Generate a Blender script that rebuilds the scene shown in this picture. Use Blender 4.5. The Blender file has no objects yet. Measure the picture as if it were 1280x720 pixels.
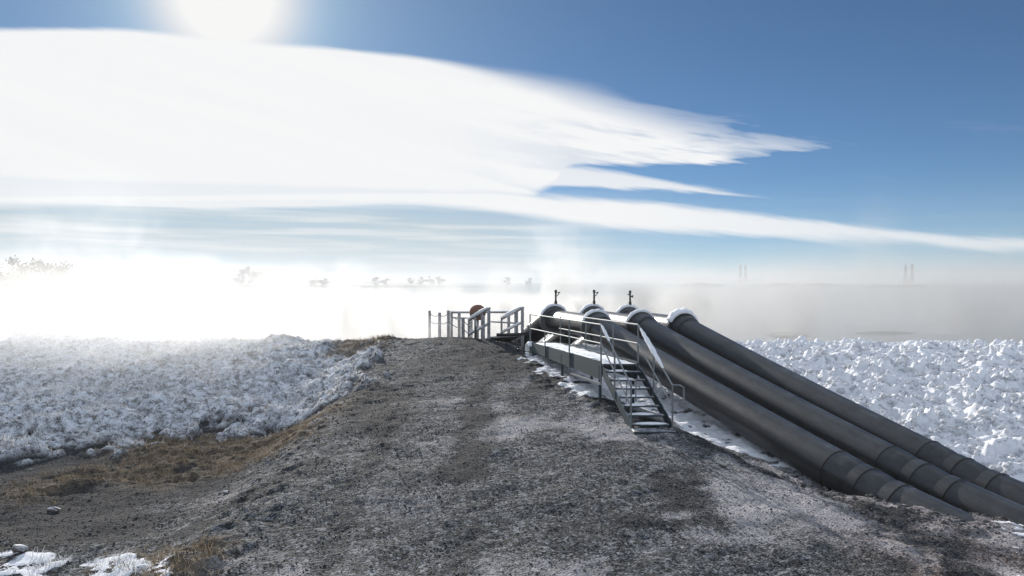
import bpy, math, random
import numpy as np
from mathutils import Vector, Matrix

random.seed(7)
RNG = np.random.default_rng(11)
scene = bpy.context.scene
COL = scene.collection
CAM_Z = 6.0
F = 1000.0          # focal length in photo pixels
HOR = 352.0
SUN_AZ = math.radians(-19.6)
SUN_EL = math.radians(18.6)
EXPOSURE = 0.5
SKY_STRENGTH = 0.05
SUN_STRENGTH = 5.0
FILL = 1.0         # unseen cloud added as fill light, relative to the cloud in front

def P(px, py, d):
    return Vector(((px - 640) / F * d, d, CAM_Z - (py - HOR) / F * d))

# ------------------------------------------------------------------ object helpers
def tag(o, label=None, cat=None, group=None, kind=None):
    if label: o['label'] = label
    if cat: o['category'] = cat
    if group: o['group'] = group
    if kind: o['kind'] = kind
    return o

def empty(name, loc, label, cat, group=None):
    o = bpy.data.objects.new(name, None)
    o.empty_display_size = 0.3
    COL.objects.link(o)
    o.location = loc
    return tag(o, label, cat, group)

class MB:
    """collects shapes in world space (or thing space) into one mesh"""
    def __init__(s):
        s.v = []; s.f = []
    def add(s, vs, fs):
        n = len(s.v)
        s.v += [tuple(v) for v in vs]
        s.f += [tuple(i + n for i in f) for f in fs]
        return s
    def box(s, c, size, rot=None, bev=0.0):
        hx, hy, hz = size[0] / 2, size[1] / 2, size[2] / 2
        c = Vector(c)
        R = rot if rot is not None else Matrix.Identity(3)
        b = min(bev, hx * .9, hy * .9, hz * .9)
        if b <= 0:
            vs = [c + R @ Vector((x * hx, y * hy, z * hz)) for z in (-1, 1) for y in (-1, 1) for x in (-1, 1)]
            return s.add(vs, [(0, 2, 3, 1), (4, 5, 7, 6), (0, 1, 5, 4), (2, 6, 7, 3), (0, 4, 6, 2), (1, 3, 7, 5)])
        # chamfered box : 24 verts
        vs = []; idx = {}
        for sx in (-1, 1):
            for sy in (-1, 1):
                for sz in (-1, 1):
                    for a in range(3):
                        d = [hx - b, hy - b, hz - b]
                        d[a] += b
                        idx[(sx, sy, sz, a)] = len(vs)
                        vs.append(c + R @ Vector((sx * d[0], sy * d[1], sz * d[2])))
        fs = []
        g = lambda x, y, z, a: idx[(x, y, z, a)]
        for q in (-1, 1):
            fs.append((g(q, -1, -1, 0), g(q, 1, -1, 0), g(q, 1, 1, 0), g(q, -1, 1, 0)))
            fs.append((g(-1, q, -1, 1), g(1, q, -1, 1), g(1, q, 1, 1), g(-1, q, 1, 1)))
            fs.append((g(-1, -1, q, 2), g(1, -1, q, 2), g(1, 1, q, 2), g(-1, 1, q, 2)))
        for a in (-1, 1):
            for e in (-1, 1):
                fs.append((g(a, e, -1, 0), g(a, e, 1, 0), g(a, e, 1, 1), g(a, e, -1, 1)))
                fs.append((g(a, -1, e, 0), g(a, 1, e, 0), g(a, 1, e, 2), g(a, -1, e, 2)))
                fs.append((g(-1, a, e, 1), g(1, a, e, 1), g(1, a, e, 2), g(-1, a, e, 2)))
        for x in (-1, 1):
            for y in (-1, 1):
                for z in (-1, 1):
                    fs.append((g(x, y, z, 0), g(x, y, z, 1), g(x, y, z, 2)))
        return s.add(vs, fs)
    def bar(s, a, b, w, h=None, bev=0.0):
        a = Vector(a); b = Vector(b)
        h = h or w
        d = (b - a)
        L = d.length
        z = d.normalized()
        up = Vector((0, 0, 1)) if abs(z.z) < .95 else Vector((0, 1, 0))
        x = z.cross(up).normalized()
        y = x.cross(z).normalized()
        R = Matrix((x, y, z)).transposed()
        return s.box((a + b) / 2, (w, h, L), R, bev)
    def tube(s, pts, rad, n=10, caps=True, hole=None):
        pts = [Vector(p) for p in pts]
        if not hasattr(rad, '__len__'): rad = [rad] * len(pts)
        m = len(pts)
        vs = []
        prev = None
        for i, p in enumerate(pts):
            if i == 0: t = pts[1] - pts[0]
            elif i == m - 1: t = pts[-1] - pts[-2]
            else:
                a = pts[i] - pts[i - 1]; b = pts[i + 1] - pts[i]
                t = a.normalized() + b.normalized()
            t = t.normalized()
            if prev is None:
                up = Vector((0, 0, 1)) if abs(t.z) < .9 else Vector((0, 1, 0))
                x = t.cross(up).normalized()
            else:
                x = (prev - t * prev.dot(t)).normalized()
            prev = x
            y = t.cross(x)
            for k in range(n):
                an = 2 * math.pi * k / n
                vs.append(p + (x * math.cos(an) + y * math.sin(an)) * rad[i])
        fs = []
        for i in range(m - 1):
            for k in range(n):
                k2 = (k + 1) % n
                fs.append((i * n + k, i * n + k2, (i + 1) * n + k2, (i + 1) * n + k))
        if caps:
            fs.append(tuple(range(n))[::-1])
            fs.append(tuple((m - 1) * n + k for k in range(n)))
        return s.add(vs, fs)
    def build(s, name, mat, parent=None, smooth=True, angle=35):
        me = bpy.data.meshes.new(name)
        vs = s.v
        if parent is not None:
            off = parent_origin(parent)
            vs = [(v[0] - off.x, v[1] - off.y, v[2] - off.z) for v in s.v]
        me.from_pydata(vs, [], s.f)
        me.validate()
        o = bpy.data.objects.new(name, me)
        COL.objects.link(o)
        if parent is not None: o.parent = parent
        if mat: me.materials.append(mat)
        fix_normals(me)
        if smooth:
            me.polygons.foreach_set('use_smooth', [True] * len(me.polygons))
            me.set_sharp_from_angle(angle=math.radians(angle))
        return o

def parent_origin(o):
    v = Vector(o.location)
    while o.parent is not None:
        o = o.parent
        v = v + Vector(o.location)
    return v

def fix_normals(me):
    import bmesh
    bm = bmesh.new(); bm.from_mesh(me)
    bmesh.ops.recalc_face_normals(bm, faces=bm.faces)
    bm.to_mesh(me); bm.free()

def np_mesh(name, V, Fc, mat, smooth=False, parent=None):
    """V (n,3), Fc (m,k) int arrays, k constant"""
    me = bpy.data.meshes.new(name)
    n, m, k = len(V), len(Fc), Fc.shape[1]
    me.vertices.add(n)
    me.vertices.foreach_set('co', np.ascontiguousarray(V, dtype=np.float32).ravel())
    me.loops.add(m * k)
    me.loops.foreach_set('vertex_index', np.ascontiguousarray(Fc, dtype=np.int32).ravel())
    me.polygons.add(m)
    me.polygons.foreach_set('loop_start', np.arange(0, m * k, k, dtype=np.int32))
    me.polygons.foreach_set('use_smooth', np.full(m, smooth))
    me.update(calc_edges=True)
    me.materials.append(mat)
    o = bpy.data.objects.new(name, me)
    COL.objects.link(o)
    if parent is not None: o.parent = parent
    return o

# ------------------------------------------------------------------ numpy noise
PERM = RNG.permutation(4096)
def _h(ix, iy):
    return PERM[(PERM[ix & 4095] + iy) & 4095]
GA = RNG.uniform(0, 2 * math.pi, 4096)
GX, GY = np.cos(GA), np.sin(GA)
RU = RNG.uniform(0, 1, (4096, 3))
def perlin(x, y):
    x0 = np.floor(x).astype(np.int64); y0 = np.floor(y).astype(np.int64)
    fx = x - x0; fy = y - y0
    u = fx ** 3 * (fx * (fx * 6 - 15) + 10); v = fy ** 3 * (fy * (fy * 6 - 15) + 10)
    def g(i, j):
        h = _h(x0 + i, y0 + j)
        return GX[h] * (fx - i) + GY[h] * (fy - j)
    a = g(0, 0) * (1 - u) + g(1, 0) * u
    b = g(0, 1) * (1 - u) + g(1, 1) * u
    return (a * (1 - v) + b * v) * 1.5
def fbm(x, y, o=4, gain=.5, lac=2.03):
    s = np.zeros_like(x); a = 1.0
    for i in range(o):
        s += a * perlin(x + 17.3 * i, y - 9.1 * i)
        x = x * lac; y = y * lac; a *= gain
    return s
def worley(x, y):
    x0 = np.floor(x).astype(np.int64); y0 = np.floor(y).astype(np.int64)
    d1 = np.full(x.shape, 9.0); d2 = np.full(x.shape, 9.0); idv = np.zeros(x.shape)
    for i in (-1, 0, 1):
        for j in (-1, 0, 1):
            h = _h(x0 + i, y0 + j)
            dx = x0 + i + RU[h, 0] - x; dy = y0 + j + RU[h, 1] - y
            d = np.sqrt(dx * dx + dy * dy)
            c = d < d1
            d2 = np.where(c, d1, np.minimum(d2, d))
            idv = np.where(c, RU[h, 2], idv)
            d1 = np.where(c, d, d1)
    return d1, d2, idv
def sst(a, b, x):
    t = np.clip((x - a) / (b - a), 0, 1)
    return t * t * (3 - 2 * t)

# ------------------------------------------------------------------ materials
def new_mat(name):
    m = bpy.data.materials.new(name)
    m.use_nodes = True
    nt = m.node_tree
    nt.nodes.clear()
    out = nt.nodes.new('ShaderNodeOutputMaterial')
    return m, nt, out
class NT:
    """tiny node-graph helper"""
    def __init__(s, nt): s.nt = nt
    def n(s, t, **kw):
        nd = s.nt.nodes.new(t)
        for k, v in kw.items(): setattr(nd, k, v)
        return nd
    def link(s, a, b): s.nt.links.new(a, b)
    def inp(s, sock, v):
        if isinstance(v, bpy.types.NodeSocket): s.link(v, sock)
        else:
            sock.default_value = v
    def m(s, op, a, b=0.0, c=0.0, clamp=False):
        nd = s.n('ShaderNodeMath', operation=op, use_clamp=clamp)
        s.inp(nd.inputs[0], a); s.inp(nd.inputs[1], b); s.inp(nd.inputs[2], c)
        return nd.outputs[0]
    def sm(s, x, a, b, lo=0.0, hi=1.0):
        nd = s.n('ShaderNodeMapRange', interpolation_type='SMOOTHSTEP')
        s.inp(nd.inputs['Value'], x); s.inp(nd.inputs['From Min'], a); s.inp(nd.inputs['From Max'], b)
        s.inp(nd.inputs['To Min'], lo); s.inp(nd.inputs['To Max'], hi)
        return nd.outputs[0]
    def mix(s, f, a, b):
        nd = s.n('ShaderNodeMix', data_type='RGBA')
        s.inp(nd.inputs[0], f); s.inp(nd.inputs[6], a); s.inp(nd.inputs[7], b)
        return nd.outputs[2]
    def noise(s, vec, scale, detail=4, rough=.55, dist=0.0):
        nd = s.n('ShaderNodeTexNoise')
        if vec is not None: s.link(vec, nd.inputs['Vector'])
        nd.inputs['Scale'].default_value = scale
        nd.inputs['Detail'].default_value = detail
        nd.inputs['Roughness'].default_value = rough
        nd.inputs['Distortion'].default_value = dist
        return nd.outputs['Fac']
    def voro(s, vec, scale, feature='F1', out='Distance'):
        nd = s.n('ShaderNodeTexVoronoi', feature=feature)
        s.link(vec, nd.inputs['Vector'])
        nd.inputs['Scale'].default_value = scale
        return nd.outputs[out]
    def vmul(s, vec, v):
        nd = s.n('ShaderNodeVectorMath', operation='MULTIPLY')
        s.link(vec, nd.inputs[0]); nd.inputs[1].default_value = v
        return nd.outputs[0]
    def pos(s):
        return s.n('ShaderNodeNewGeometry').outputs['Position']
    def nz(s):
        g = s.n('ShaderNodeNewGeometry')
        sp = s.n('ShaderNodeSeparateXYZ'); s.link(g.outputs['Normal'], sp.inputs[0])
        return sp.outputs[2]
    def bump(s, h, strength=.5, dist=.02, normal=None):
        b = s.n('ShaderNodeBump')
        b.inputs['Strength'].default_value = strength
        b.inputs['Distance'].default_value = dist
        s.link(h, b.inputs['Height'])
        if normal is not None: s.link(normal, b.inputs['Normal'])
        return b.outputs[0]
    def bsdf(s, out, col, rough=.8, normal=None, metal=0.0, spec=.5, sss=None):
        b = s.n('ShaderNodeBsdfPrincipled')
        s.inp(b.inputs['Base Color'], col)
        s.inp(b.inputs['Roughness'], rough)
        s.inp(b.inputs['Metallic'], metal)
        s.inp(b.inputs['Specular IOR Level'], spec)
        if normal is not None: s.link(normal, b.inputs['Normal'])
        s.link(b.outputs[0], out.inputs['Surface'])
        return b
def c4(r, g=None, b=None):
    if g is None: g = b = r
    return (r, g, b, 1.0)

SNOW = c4(.80, .81, .83)

def mat_frosted(name, base, rough=.5, metal=0.0, frost=.55, scale=9, lo=.25, hi=.75, dirt=.25):
    """a surface with hoarfrost / snow lying on the faces that point up"""
    m, nt, out = new_mat(name); g = NT(nt)
    p = g.pos(); nz = g.nz()
    n1 = g.noise(p, scale, 4); n2 = g.noise(p, scale * 4.3, 3)
    f = g.sm(g.m('ADD', nz, g.m('MULTIPLY', g.m('SUBTRACT', n1, .5), 1.1)), lo, hi, 0, frost)
    dark = tuple(c * (1 - dirt) for c in base[:3]) + (1,)
    col = g.mix(n2, dark, base)
    col = g.mix(f, col, SNOW)
    r = g.m('MULTIPLY_ADD', f, .85 - rough, rough)
    g.bsdf(out, col, r, g.bump(n2, .25, .01), g.m('MULTIPLY', g.m('SUBTRACT', 1.0, f), metal))
    return m

def mat_ground():
    m, nt, out = new_mat('ground_earth'); g = NT(nt)
    p = g.pos()
    def att(n):
        a = g.n('ShaderNodeAttribute'); a.attribute_name = n
        return a.outputs['Fac']
    snow, brown, dust, frost, dark, warmz = [att(q) for q in ('snow', 'brown', 'dust', 'frost', 'dark', 'warm')]
    n_f = g.noise(p, 30, 5, .7)
    n_m = g.noise(p, 5, 5, .65)
    n_l = g.noise(p, .9, 4, .6)
    # gravel
    vd = g.voro(p, 26, 'F1', 'Distance')
    vc = g.n('ShaderNodeTexVoronoi', feature='F1'); g.link(p, vc.inputs['Vector']); vc.inputs['Scale'].default_value = 26
    sepc = g.n('ShaderNodeSeparateColor'); g.link(vc.outputs['Color'], sepc.inputs[0])
    vb = g.n('ShaderNodeTexVoronoi', feature='F1'); g.link(p, vb.inputs['Vector']); vb.inputs['Scale'].default_value = 12
    sepb = g.n('ShaderNodeSeparateColor'); g.link(vb.outputs['Color'], sepb.inputs[0])
    stone = g.m('ADD', g.m('MULTIPLY_ADD', sepc.outputs[0], .40, g.m('MULTIPLY', n_f, .45)), g.m('MULTIPLY', g.m('POWER', sepb.outputs[0], 2.0), .35))
    col = g.mix(g.sm(stone, .30, .95), c4(.0165, .017, .018), c4(.205, .209, .218))
    col = g.mix(g.sm(n_m, .42, .72, 0, .6), col, c4(.044, .0445, .046))
    warm = g.m('MULTIPLY', warmz, g.sm(n_m, .3, .6, .45, .9))
    col = g.mix(warm, col, c4(.10, .068, .056))
    dk = g.sm(g.m('ADD', dark, g.m('MULTIPLY', g.m('SUBTRACT', g.noise(p, 16, 5, .75), .5), 2.0)), .28, .75, 0, .92)
    col = g.mix(dk, col, g.mix(n_f, c4(.0125, .0127, .0135), c4(.046, .047, .0495)))
    # frost dust on the gravel
    grit = g.m('ADD', g.m('MULTIPLY', g.noise(p, 13, 6, .78), .6), g.m('MULTIPLY', n_f, .4))
    mot = g.sm(grit, .40, .58, .50, 1.6)
    mc = g.n('ShaderNodeVectorMath', operation='SCALE'); g.link(col, mc.inputs[0]); g.link(mot, mc.inputs['Scale'])
    col = mc.outputs[0]
    d = g.m('MULTIPLY', g.sm(g.m('ADD', dust, g.m('MULTIPLY', g.m('SUBTRACT', grit, .5), 2.2)), .30, 1.0), .62)
    col = g.mix(d, col, c4(.44, .42, .43))
    # dry grass
    bcol = g.mix(g.sm(n_m, .3, .7), c4(.045, .035, .024), c4(.20, .155, .11))
    bcol = g.mix(g.sm(n_f, .55, .75, 0, .5), bcol, c4(.36, .30, .22))
    col = g.mix(g.m('MULTIPLY', brown, g.sm(n_m, .25, .5, .3, 1)), col, bcol)
    # frosted grass
    fcol = g.mix(g.sm(g.m('ADD', g.m('MULTIPLY', n_f, .5), g.m('MULTIPLY', n_m, .5)), .40, .56), c4(.10, .095, .09), c4(.76, .78, .82))
    col = g.mix(frost, col, fcol)
    # snow
    s2 = g.sm(g.m('ADD', snow, g.m('MULTIPLY', g.m('SUBTRACT', n_f, .5), .5)), .35, .6)
    scol = g.mix(g.sm(n_m, .3, .7), c4(.72, .73, .76), c4(.82, .82, .84))
    col = g.mix(s2, col, scol)
    h = g.m('ADD', g.m('MULTIPLY', n_f, 1.0), g.m('MULTIPLY', g.m('SUBTRACT', .6, vd), g.m('SUBTRACT', 1.0, s2)))
    g.bsdf(out, col, .9, g.bump(h, .9, .026), spec=.06)
    return m

def mat_simple_noise(name, ca, cb, scale=20, rough=.9, bump=.4, dist=.01, spec=.3, metal=0):
    m, nt, out = new_mat(name); g = NT(nt)
    tc = g.n('ShaderNodeTexCoord').outputs['Object']
    n = g.noise(tc, scale, 5, .65)
    col = g.mix(g.sm(n, .3, .7), ca, cb)
    g.bsdf(out, col, rough, g.bump(n, bump, dist), metal, spec)
    return m

def mat_island(name, ca, cb, rough=.9, spec=.2, trans=False):
    """colour varies from one loose piece (stone, blade) to the next"""
    m, nt, out = new_mat(name); g = NT(nt)
    r = g.n('ShaderNodeNewGeometry').outputs['Random Per Island']
    n = g.noise(g.pos(), 40, 3)
    col = g.mix(r, ca, cb)
    col = g.mix(g.m('MULTIPLY', n, .35), col, tuple(c * .5 for c in ca[:3]) + (1,))
    b = g.bsdf(out, col, rough, None, 0, spec)
    if trans:
        t = g.n('ShaderNodeBsdfTranslucent'); g.link(col, t.inputs[0])
        mx = g.n('ShaderNodeMixShader'); mx.inputs[0].default_value = .35
        g.link(b.outputs[0], mx.inputs[1]); g.link(t.outputs[0], mx.inputs[2])
        g.link(mx.outputs[0], out.inputs['Surface'])
    return m

def mat_pipe():
    m, nt, out = new_mat('black_polyethylene'); g = NT(nt)
    p = g.pos(); nz = g.nz()
    n1 = g.noise(p, 2.2, 5, .6); n3 = g.noise(p, 70, 2, .6)
    # scuffs drawn out along the pipe
    dp = g.n('ShaderNodeVectorMath', operation='DOT_PRODUCT'); g.link(p, dp.inputs[0]); dp.inputs[1].default_value = (.3535, -.911, -.2155)
    sc = g.n('ShaderNodeVectorMath', operation='SCALE'); sc.inputs[0].default_value = (.3535, -.911, -.2155); g.link(g.m('MULTIPLY', dp.outputs['Value'], .8), sc.inputs['Scale'])
    sb = g.n('ShaderNodeVectorMath', operation='SUBTRACT'); g.link(p, sb.inputs[0]); g.link(sc.outputs[0], sb.inputs[1])
    n2 = g.noise(sb.outputs[0], 22, 6, .72)
    dustf = g.sm(g.m('ADD', g.m('MULTIPLY', nz, .35), g.m('MULTIPLY', n2, .9)), .42, .85, 0, .6)
    dustf = g.m('MULTIPLY', dustf, g.sm(n1, .3, .62, .15, 1.1))
    col = g.mix(n2, c4(.009, .0092, .0098), c4(.020, .0205, .0215))
    col = g.mix(dustf, col, c4(.048, .050, .053))
    fr = g.sm(g.m('ADD', g.m('MULTIPLY', nz, .6), g.m('ADD', g.m('MULTIPLY', n3, .35), g.m('MULTIPLY', n1, .35))), .95, 1.12, 0, .4)
    col = g.mix(fr, col, c4(.5, .51, .53))
    r = g.m('MULTIPLY_ADD', n2, .26, .24)
    g.bsdf(out, col, r, g.bump(n2, .08, .01), 0, .46)
    return m

def mat_snow():
    m, nt, out = new_mat('snow'); g = NT(nt)
    p = g.pos()
    n = g.noise(p, 22, 5, .6)
    g.bsdf(out, g.mix(n, c4(.72, .74, .77), c4(.84, .84, .85)), .75, g.bump(n, .5, .03), 0, .3)
    return m

def mat_water():
    m, nt, out = new_mat('pond_water'); g = NT(nt)
    p = g.pos()
    v = g.vmul(p, (1, .45, 1))
    n = g.noise(v, 1.3, 4, .6)
    g.bsdf(out, c4(.018, .028, .032), .12, g.bump(n, .25, .06), 0, .5)
    return m

M = {}
M['ground'] = mat_ground()
M['pipe'] = mat_pipe()
M['bead'] = mat_simple_noise('weld_bead', c4(.012), c4(.02), 30, .45, .1)
M['snow'] = mat_snow()
M['water'] = mat_water()
M['steel'] = mat_frosted('galvanised_rail', c4(.18, .195, .20), .6, .3, .35, 10, .55, 1.1)
M['steel_dark'] = mat_frosted('grey_green_steel', c4(.014, .037, .048), .6, .1, .45, 6, .75, 1.15)
M['tread'] = mat_frosted('tread_steel', c4(.03, .042, .05), .6, .2, .45, 7, .6, 1.25)
M['flange'] = mat_frosted('flange_steel', c4(.10, .105, .11), .5, .3, .8, 7, .15, .75)
M['iron'] = mat_simple_noise('dark_iron', c4(.02), c4(.06, .055, .05), 25, .6, .2)
M['wood'] = mat_frosted('weathered_wood', c4(.15, .145, .145), .85, 0, .8, 6, -.5, 1.0)
M['rust'] = mat_simple_noise('rusty_paint', c4(.13, .062, .04), c4(.22, .115, .075), 5, .8, .3)
M['hose'] = mat_simple_noise('black_hose', c4(.012), c4(.03), 20, .5, .1)
M['gravel'] = mat_island('gravel_stone', c4(.032, .031, .032), c4(.20, .196, .197), .9, .08)
M['clod'] = mat_island('snow_clod', c4(.72, .73, .76), c4(.86, .86, .87), .95, .05, True)
M['frostblade'] = mat_island('frosted_blade', c4(.48, .48, .48), c4(.80, .82, .85), trans=True)
M['dryblade'] = mat_island('dry_blade', c4(.085, .064, .04), c4(.36, .29, .205), trans=True)
M['bark'] = mat_simple_noise('bark', c4(.035, .03, .027), c4(.075, .065, .06), 3, .9, .5, .05)
M['leaf'] = mat_island('dark_foliage', c4(.018, .024, .017), c4(.05, .055, .035))
M['far'] = mat_simple_noise('far_bank', c4(.04, .04, .035), c4(.10, .10, .095), .05, .95, 0)
M['pylon'] = mat_simple_noise('pylon_steel', c4(.05), c4(.09), 1, .7, 0)
M['rock'] = mat_frosted('field_stone', c4(.10, .09, .085), .85, 0, .7, 12, .4, 1.1)

# ------------------------------------------------------------------ ground
def road_z(Y):
    s = 0
    ks = [-1.2, -.6, 0, .6, 1.2]
    for k in ks:
        s = s + np.interp(Y + k, [-200, -40, 0, 11, 18.4, 27, 29.3, 31.3, 33.5, 36, 44, 60, 4000],
                          [-6.0, -5.4, -4.7, -4.1, -3.35, -2.5, -2.22, -2.16, -2.5, -3.6, -7.4, -9, -9])
    return s / len(ks)
def right_z(Y):
    s = 0
    ks = [-1, 0, 1]
    for k in ks:
        s = s + np.interp(Y + k, [-200, -40, 0, 11, 13, 14, 15, 16.3, 20, 24, 27, 30, 32, 34, 37, 44, 60, 4000],
                          [-6.2, -5.8, -5.0, -4.16, -4.06, -4.08, -4.16, -4.27, -3.70, -3.08, -2.72, -2.56, -2.58, -2.8, -4.0, -7.4, -9, -9])
    return s / len(ks)
def pipe_x(Y): return 2.79 + .378 * (26.5 - Y)
def yb(X): return np.interp(X, [-40, -12, -9, -6], [16.5, 18.3, 20.6, 22.0])
def left_z(X, Y):
    flat = np.interp(Y, [-200, -40, 0, 12, 18, 24], [-6, -5.4, -4.8, -4.42, -4.25, -4.1])
    crest = np.interp(X, [-60, -24, -13, -7], [-1.8, -2.08, -2.40, -2.42])
    b = yb(X)
    t = np.clip((Y - b) / (30.3 - b), 0, 1)
    e = t * t * (3 - 2 * t) * .55 + t * .45
    z = flat + (crest - flat) * e
    drop = np.clip(Y - 31.2, 0, None)
    return np.maximum(z - drop * .42 * sst(31.2, 34, Y), -9)
def masks(X, Y):
    n1 = fbm(X * .9, Y * .9, 4); n2 = fbm(X * 2.6 + 40, Y * 2.6, 3); n0 = fbm(X * .25 + 9, Y * .25, 3)
    # right-hand / stair snow : boundary X as a function of Y
    xb = np.interp(Y, [10, 12, 13.2, 13.9, 14.6, 16.0, 16.9, 17.6, 18.3, 19.2, 20, 21, 22.5, 24.5, 26.5, 27.8, 29, 31, 34],
                   [6.9, 7.7, 8.1, 8.6, 10.0, 9.8, 6.7, 5.85, 5.15, 3.75, 3.0, 2.25, 1.45, .95, .55, .75, 1.3, 1.9, 2.1])
    snow = sst(-.28, .28, X - xb + .38 * n1 + .25 * n2)
    snow = np.where(Y < 14.6, snow * sst(-.1, .3, fbm(X * 2.2 + 4, Y * 5.5, 4) + .55 * sst(.2, 2.0, X - xb) - .12), snow)
    snow = np.where((Y > 14.6) & (Y < 23), snow * np.maximum(sst(-.85, -.15, n2 + .5 * n1), sst(1.5, 2.6, X - pipe_x(Y))), snow)
    b = yb(X)
    xl = np.interp(Y, [16, 20, 23, 26, 29, 31], [-6.0, -4.9, -4.75, -4.75, -5.15, -5.6])
    frost = sst(-.35, .45, (Y - b) * .55 + 1.1 * n1 + .9 * n2 - .40) * sst(-.3, .5, xl - X + .9 * n1 + .7 * n2 - .1)
    crestbrown = sst(27.5, 28.7, Y) * sst(-7.2, -6.3, X) * sst(-4.3, -4.9, X) 
    frost = frost * (1 - .85 * crestbrown)
    brown = sst(-5.2, -3.4, Y - b + .8 * n1) * sst(-11.0, -8.6, X + n0) * sst(-4.0, -5.2, X + .8 * n1) * sst(13.6, 16.4, Y + 1.0 * n0) * sst(21.8, 20.4, Y + .6 * n1) * sst(-.75, .05, n1 + .6 * n2 + .3)
    brown = np.maximum(brown, crestbrown)
    # tufts of snow and grass at the very bottom left
    bl = sst(.0, .9, 12.75 - Y + .8 * n1 + .25 * n0) * sst(-4.2, -5.6, X + .7 * n1)
    blb = sst(.0, .7, 13.0 - Y + .7 * n1) * sst(-3.9, -4.6, X) * sst(-6.6, -5.4, X)
    snow = np.maximum(snow, bl * sst(-.35, .15, n2 + n1 * .6))
    brown = np.maximum(brown, blb * .8)
    dust = np.clip(.27 + .8 * n0 + .45 * n1 + .25 * sst(-1, 2.5, X) * sst(24, 17, Y) - .5 * sst(22, 28, Y), 0, 1)
    dust = np.maximum(dust, .75 * sst(-.7, .3, X - xb + .6 * n1) * sst(27, 24, Y))
    dust = dust * (1 - .75 * sst(-5.2, -7, X))
    # stair's shade put into the ground colour: snow taken out beneath the treads
    under = sst(2.1, 2.4, X) * sst(4.35, 3.95, X) * sst(17.7, 18.1, Y) * sst(21.4, 20.7, Y)
    snow = snow * (1 - .9 * under)
    # dark gravel: the left flat, the road crest and its right shoulder
    dark = sst(-4.6, -6.4, X + .8 * n1) * sst(12.4, 13.4, Y + .6 * n0) * (.8 + .2 * sst(.65, -.1, np.abs(n0 + .5 * n1)))
    dark = np.maximum(dark, sst(22, 26.5, Y + 2.0 * n0) * sst(-3.6, -1.2, X + n1) * .95)
    dark = np.maximum(dark, sst(1.0, .2, np.abs(X - np.interp(Y, [14, 18, 20, 24, 27], [6.4, 4.4, 2.6, .75, .1])) + .5 * n1) * .8)
    for xt in (-2.75, -.75):
        dark = np.maximum(dark, .55 * sst(.42, .1, np.abs(X - xt - .25 * n0)) * sst(-.6, .1, n1 + .4))
    def spot(x0, y0, rx, ry):
        return sst(1.15, .35, np.sqrt(((X - x0) / rx) ** 2 + ((Y - y0) / ry) ** 2) + .45 * n1 + .3 * n2)
    for q in ((-3.6, 20.5, 1.3, 3.4, .8), (3.1, 14.2, .8, 2.0, .9), (-.9, 18.0, .55, 7.5, .75), (.2, 25.5, 1.2, 3.0, .9), (-4.2, 15.0, 1.1, 1.6, .6), (-2.0, 25.0, 2.0, 2.2, .6), (1.1, 12.6, 1.2, .8, .5)):
        dark = np.maximum(dark, q[4] * spot(*q[:4]))
    for q in ((2.4, 18.0, 1.5, 1.7, .9), (4.6, 13.7, 1.3, 1.2, .95), (-1.6, 14.0, 1.5, 1.7, .55), (-5.9, 15.4, 1.7, .9, .6), (1.2, 21.0, .8, 2.2, .5)):
        b_ = q[4] * spot(*q[:4])
        dust = np.maximum(dust, b_); dark = dark * (1 - .8 * b_)
    dark = np.clip(dark + .5 * sst(.25, .7, fbm(X * .5 + 31, Y * .5 + 5, 4)), 0, 1)
    warm = sst(4.3, 6.2, X + .5 * n1) * sst(17.5, 15, Y) * (.5 + .5 * sst(-.4, .3, n1))
    warm = np.maximum(warm, .3 * sst(-4.4, -5.4, X) * sst(-.1, .5, n0 + .5 * n2))
    return snow, frost * (X < 0), brown * (1 - frost), dust * (1 - .7 * dark), dark, warm
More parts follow.
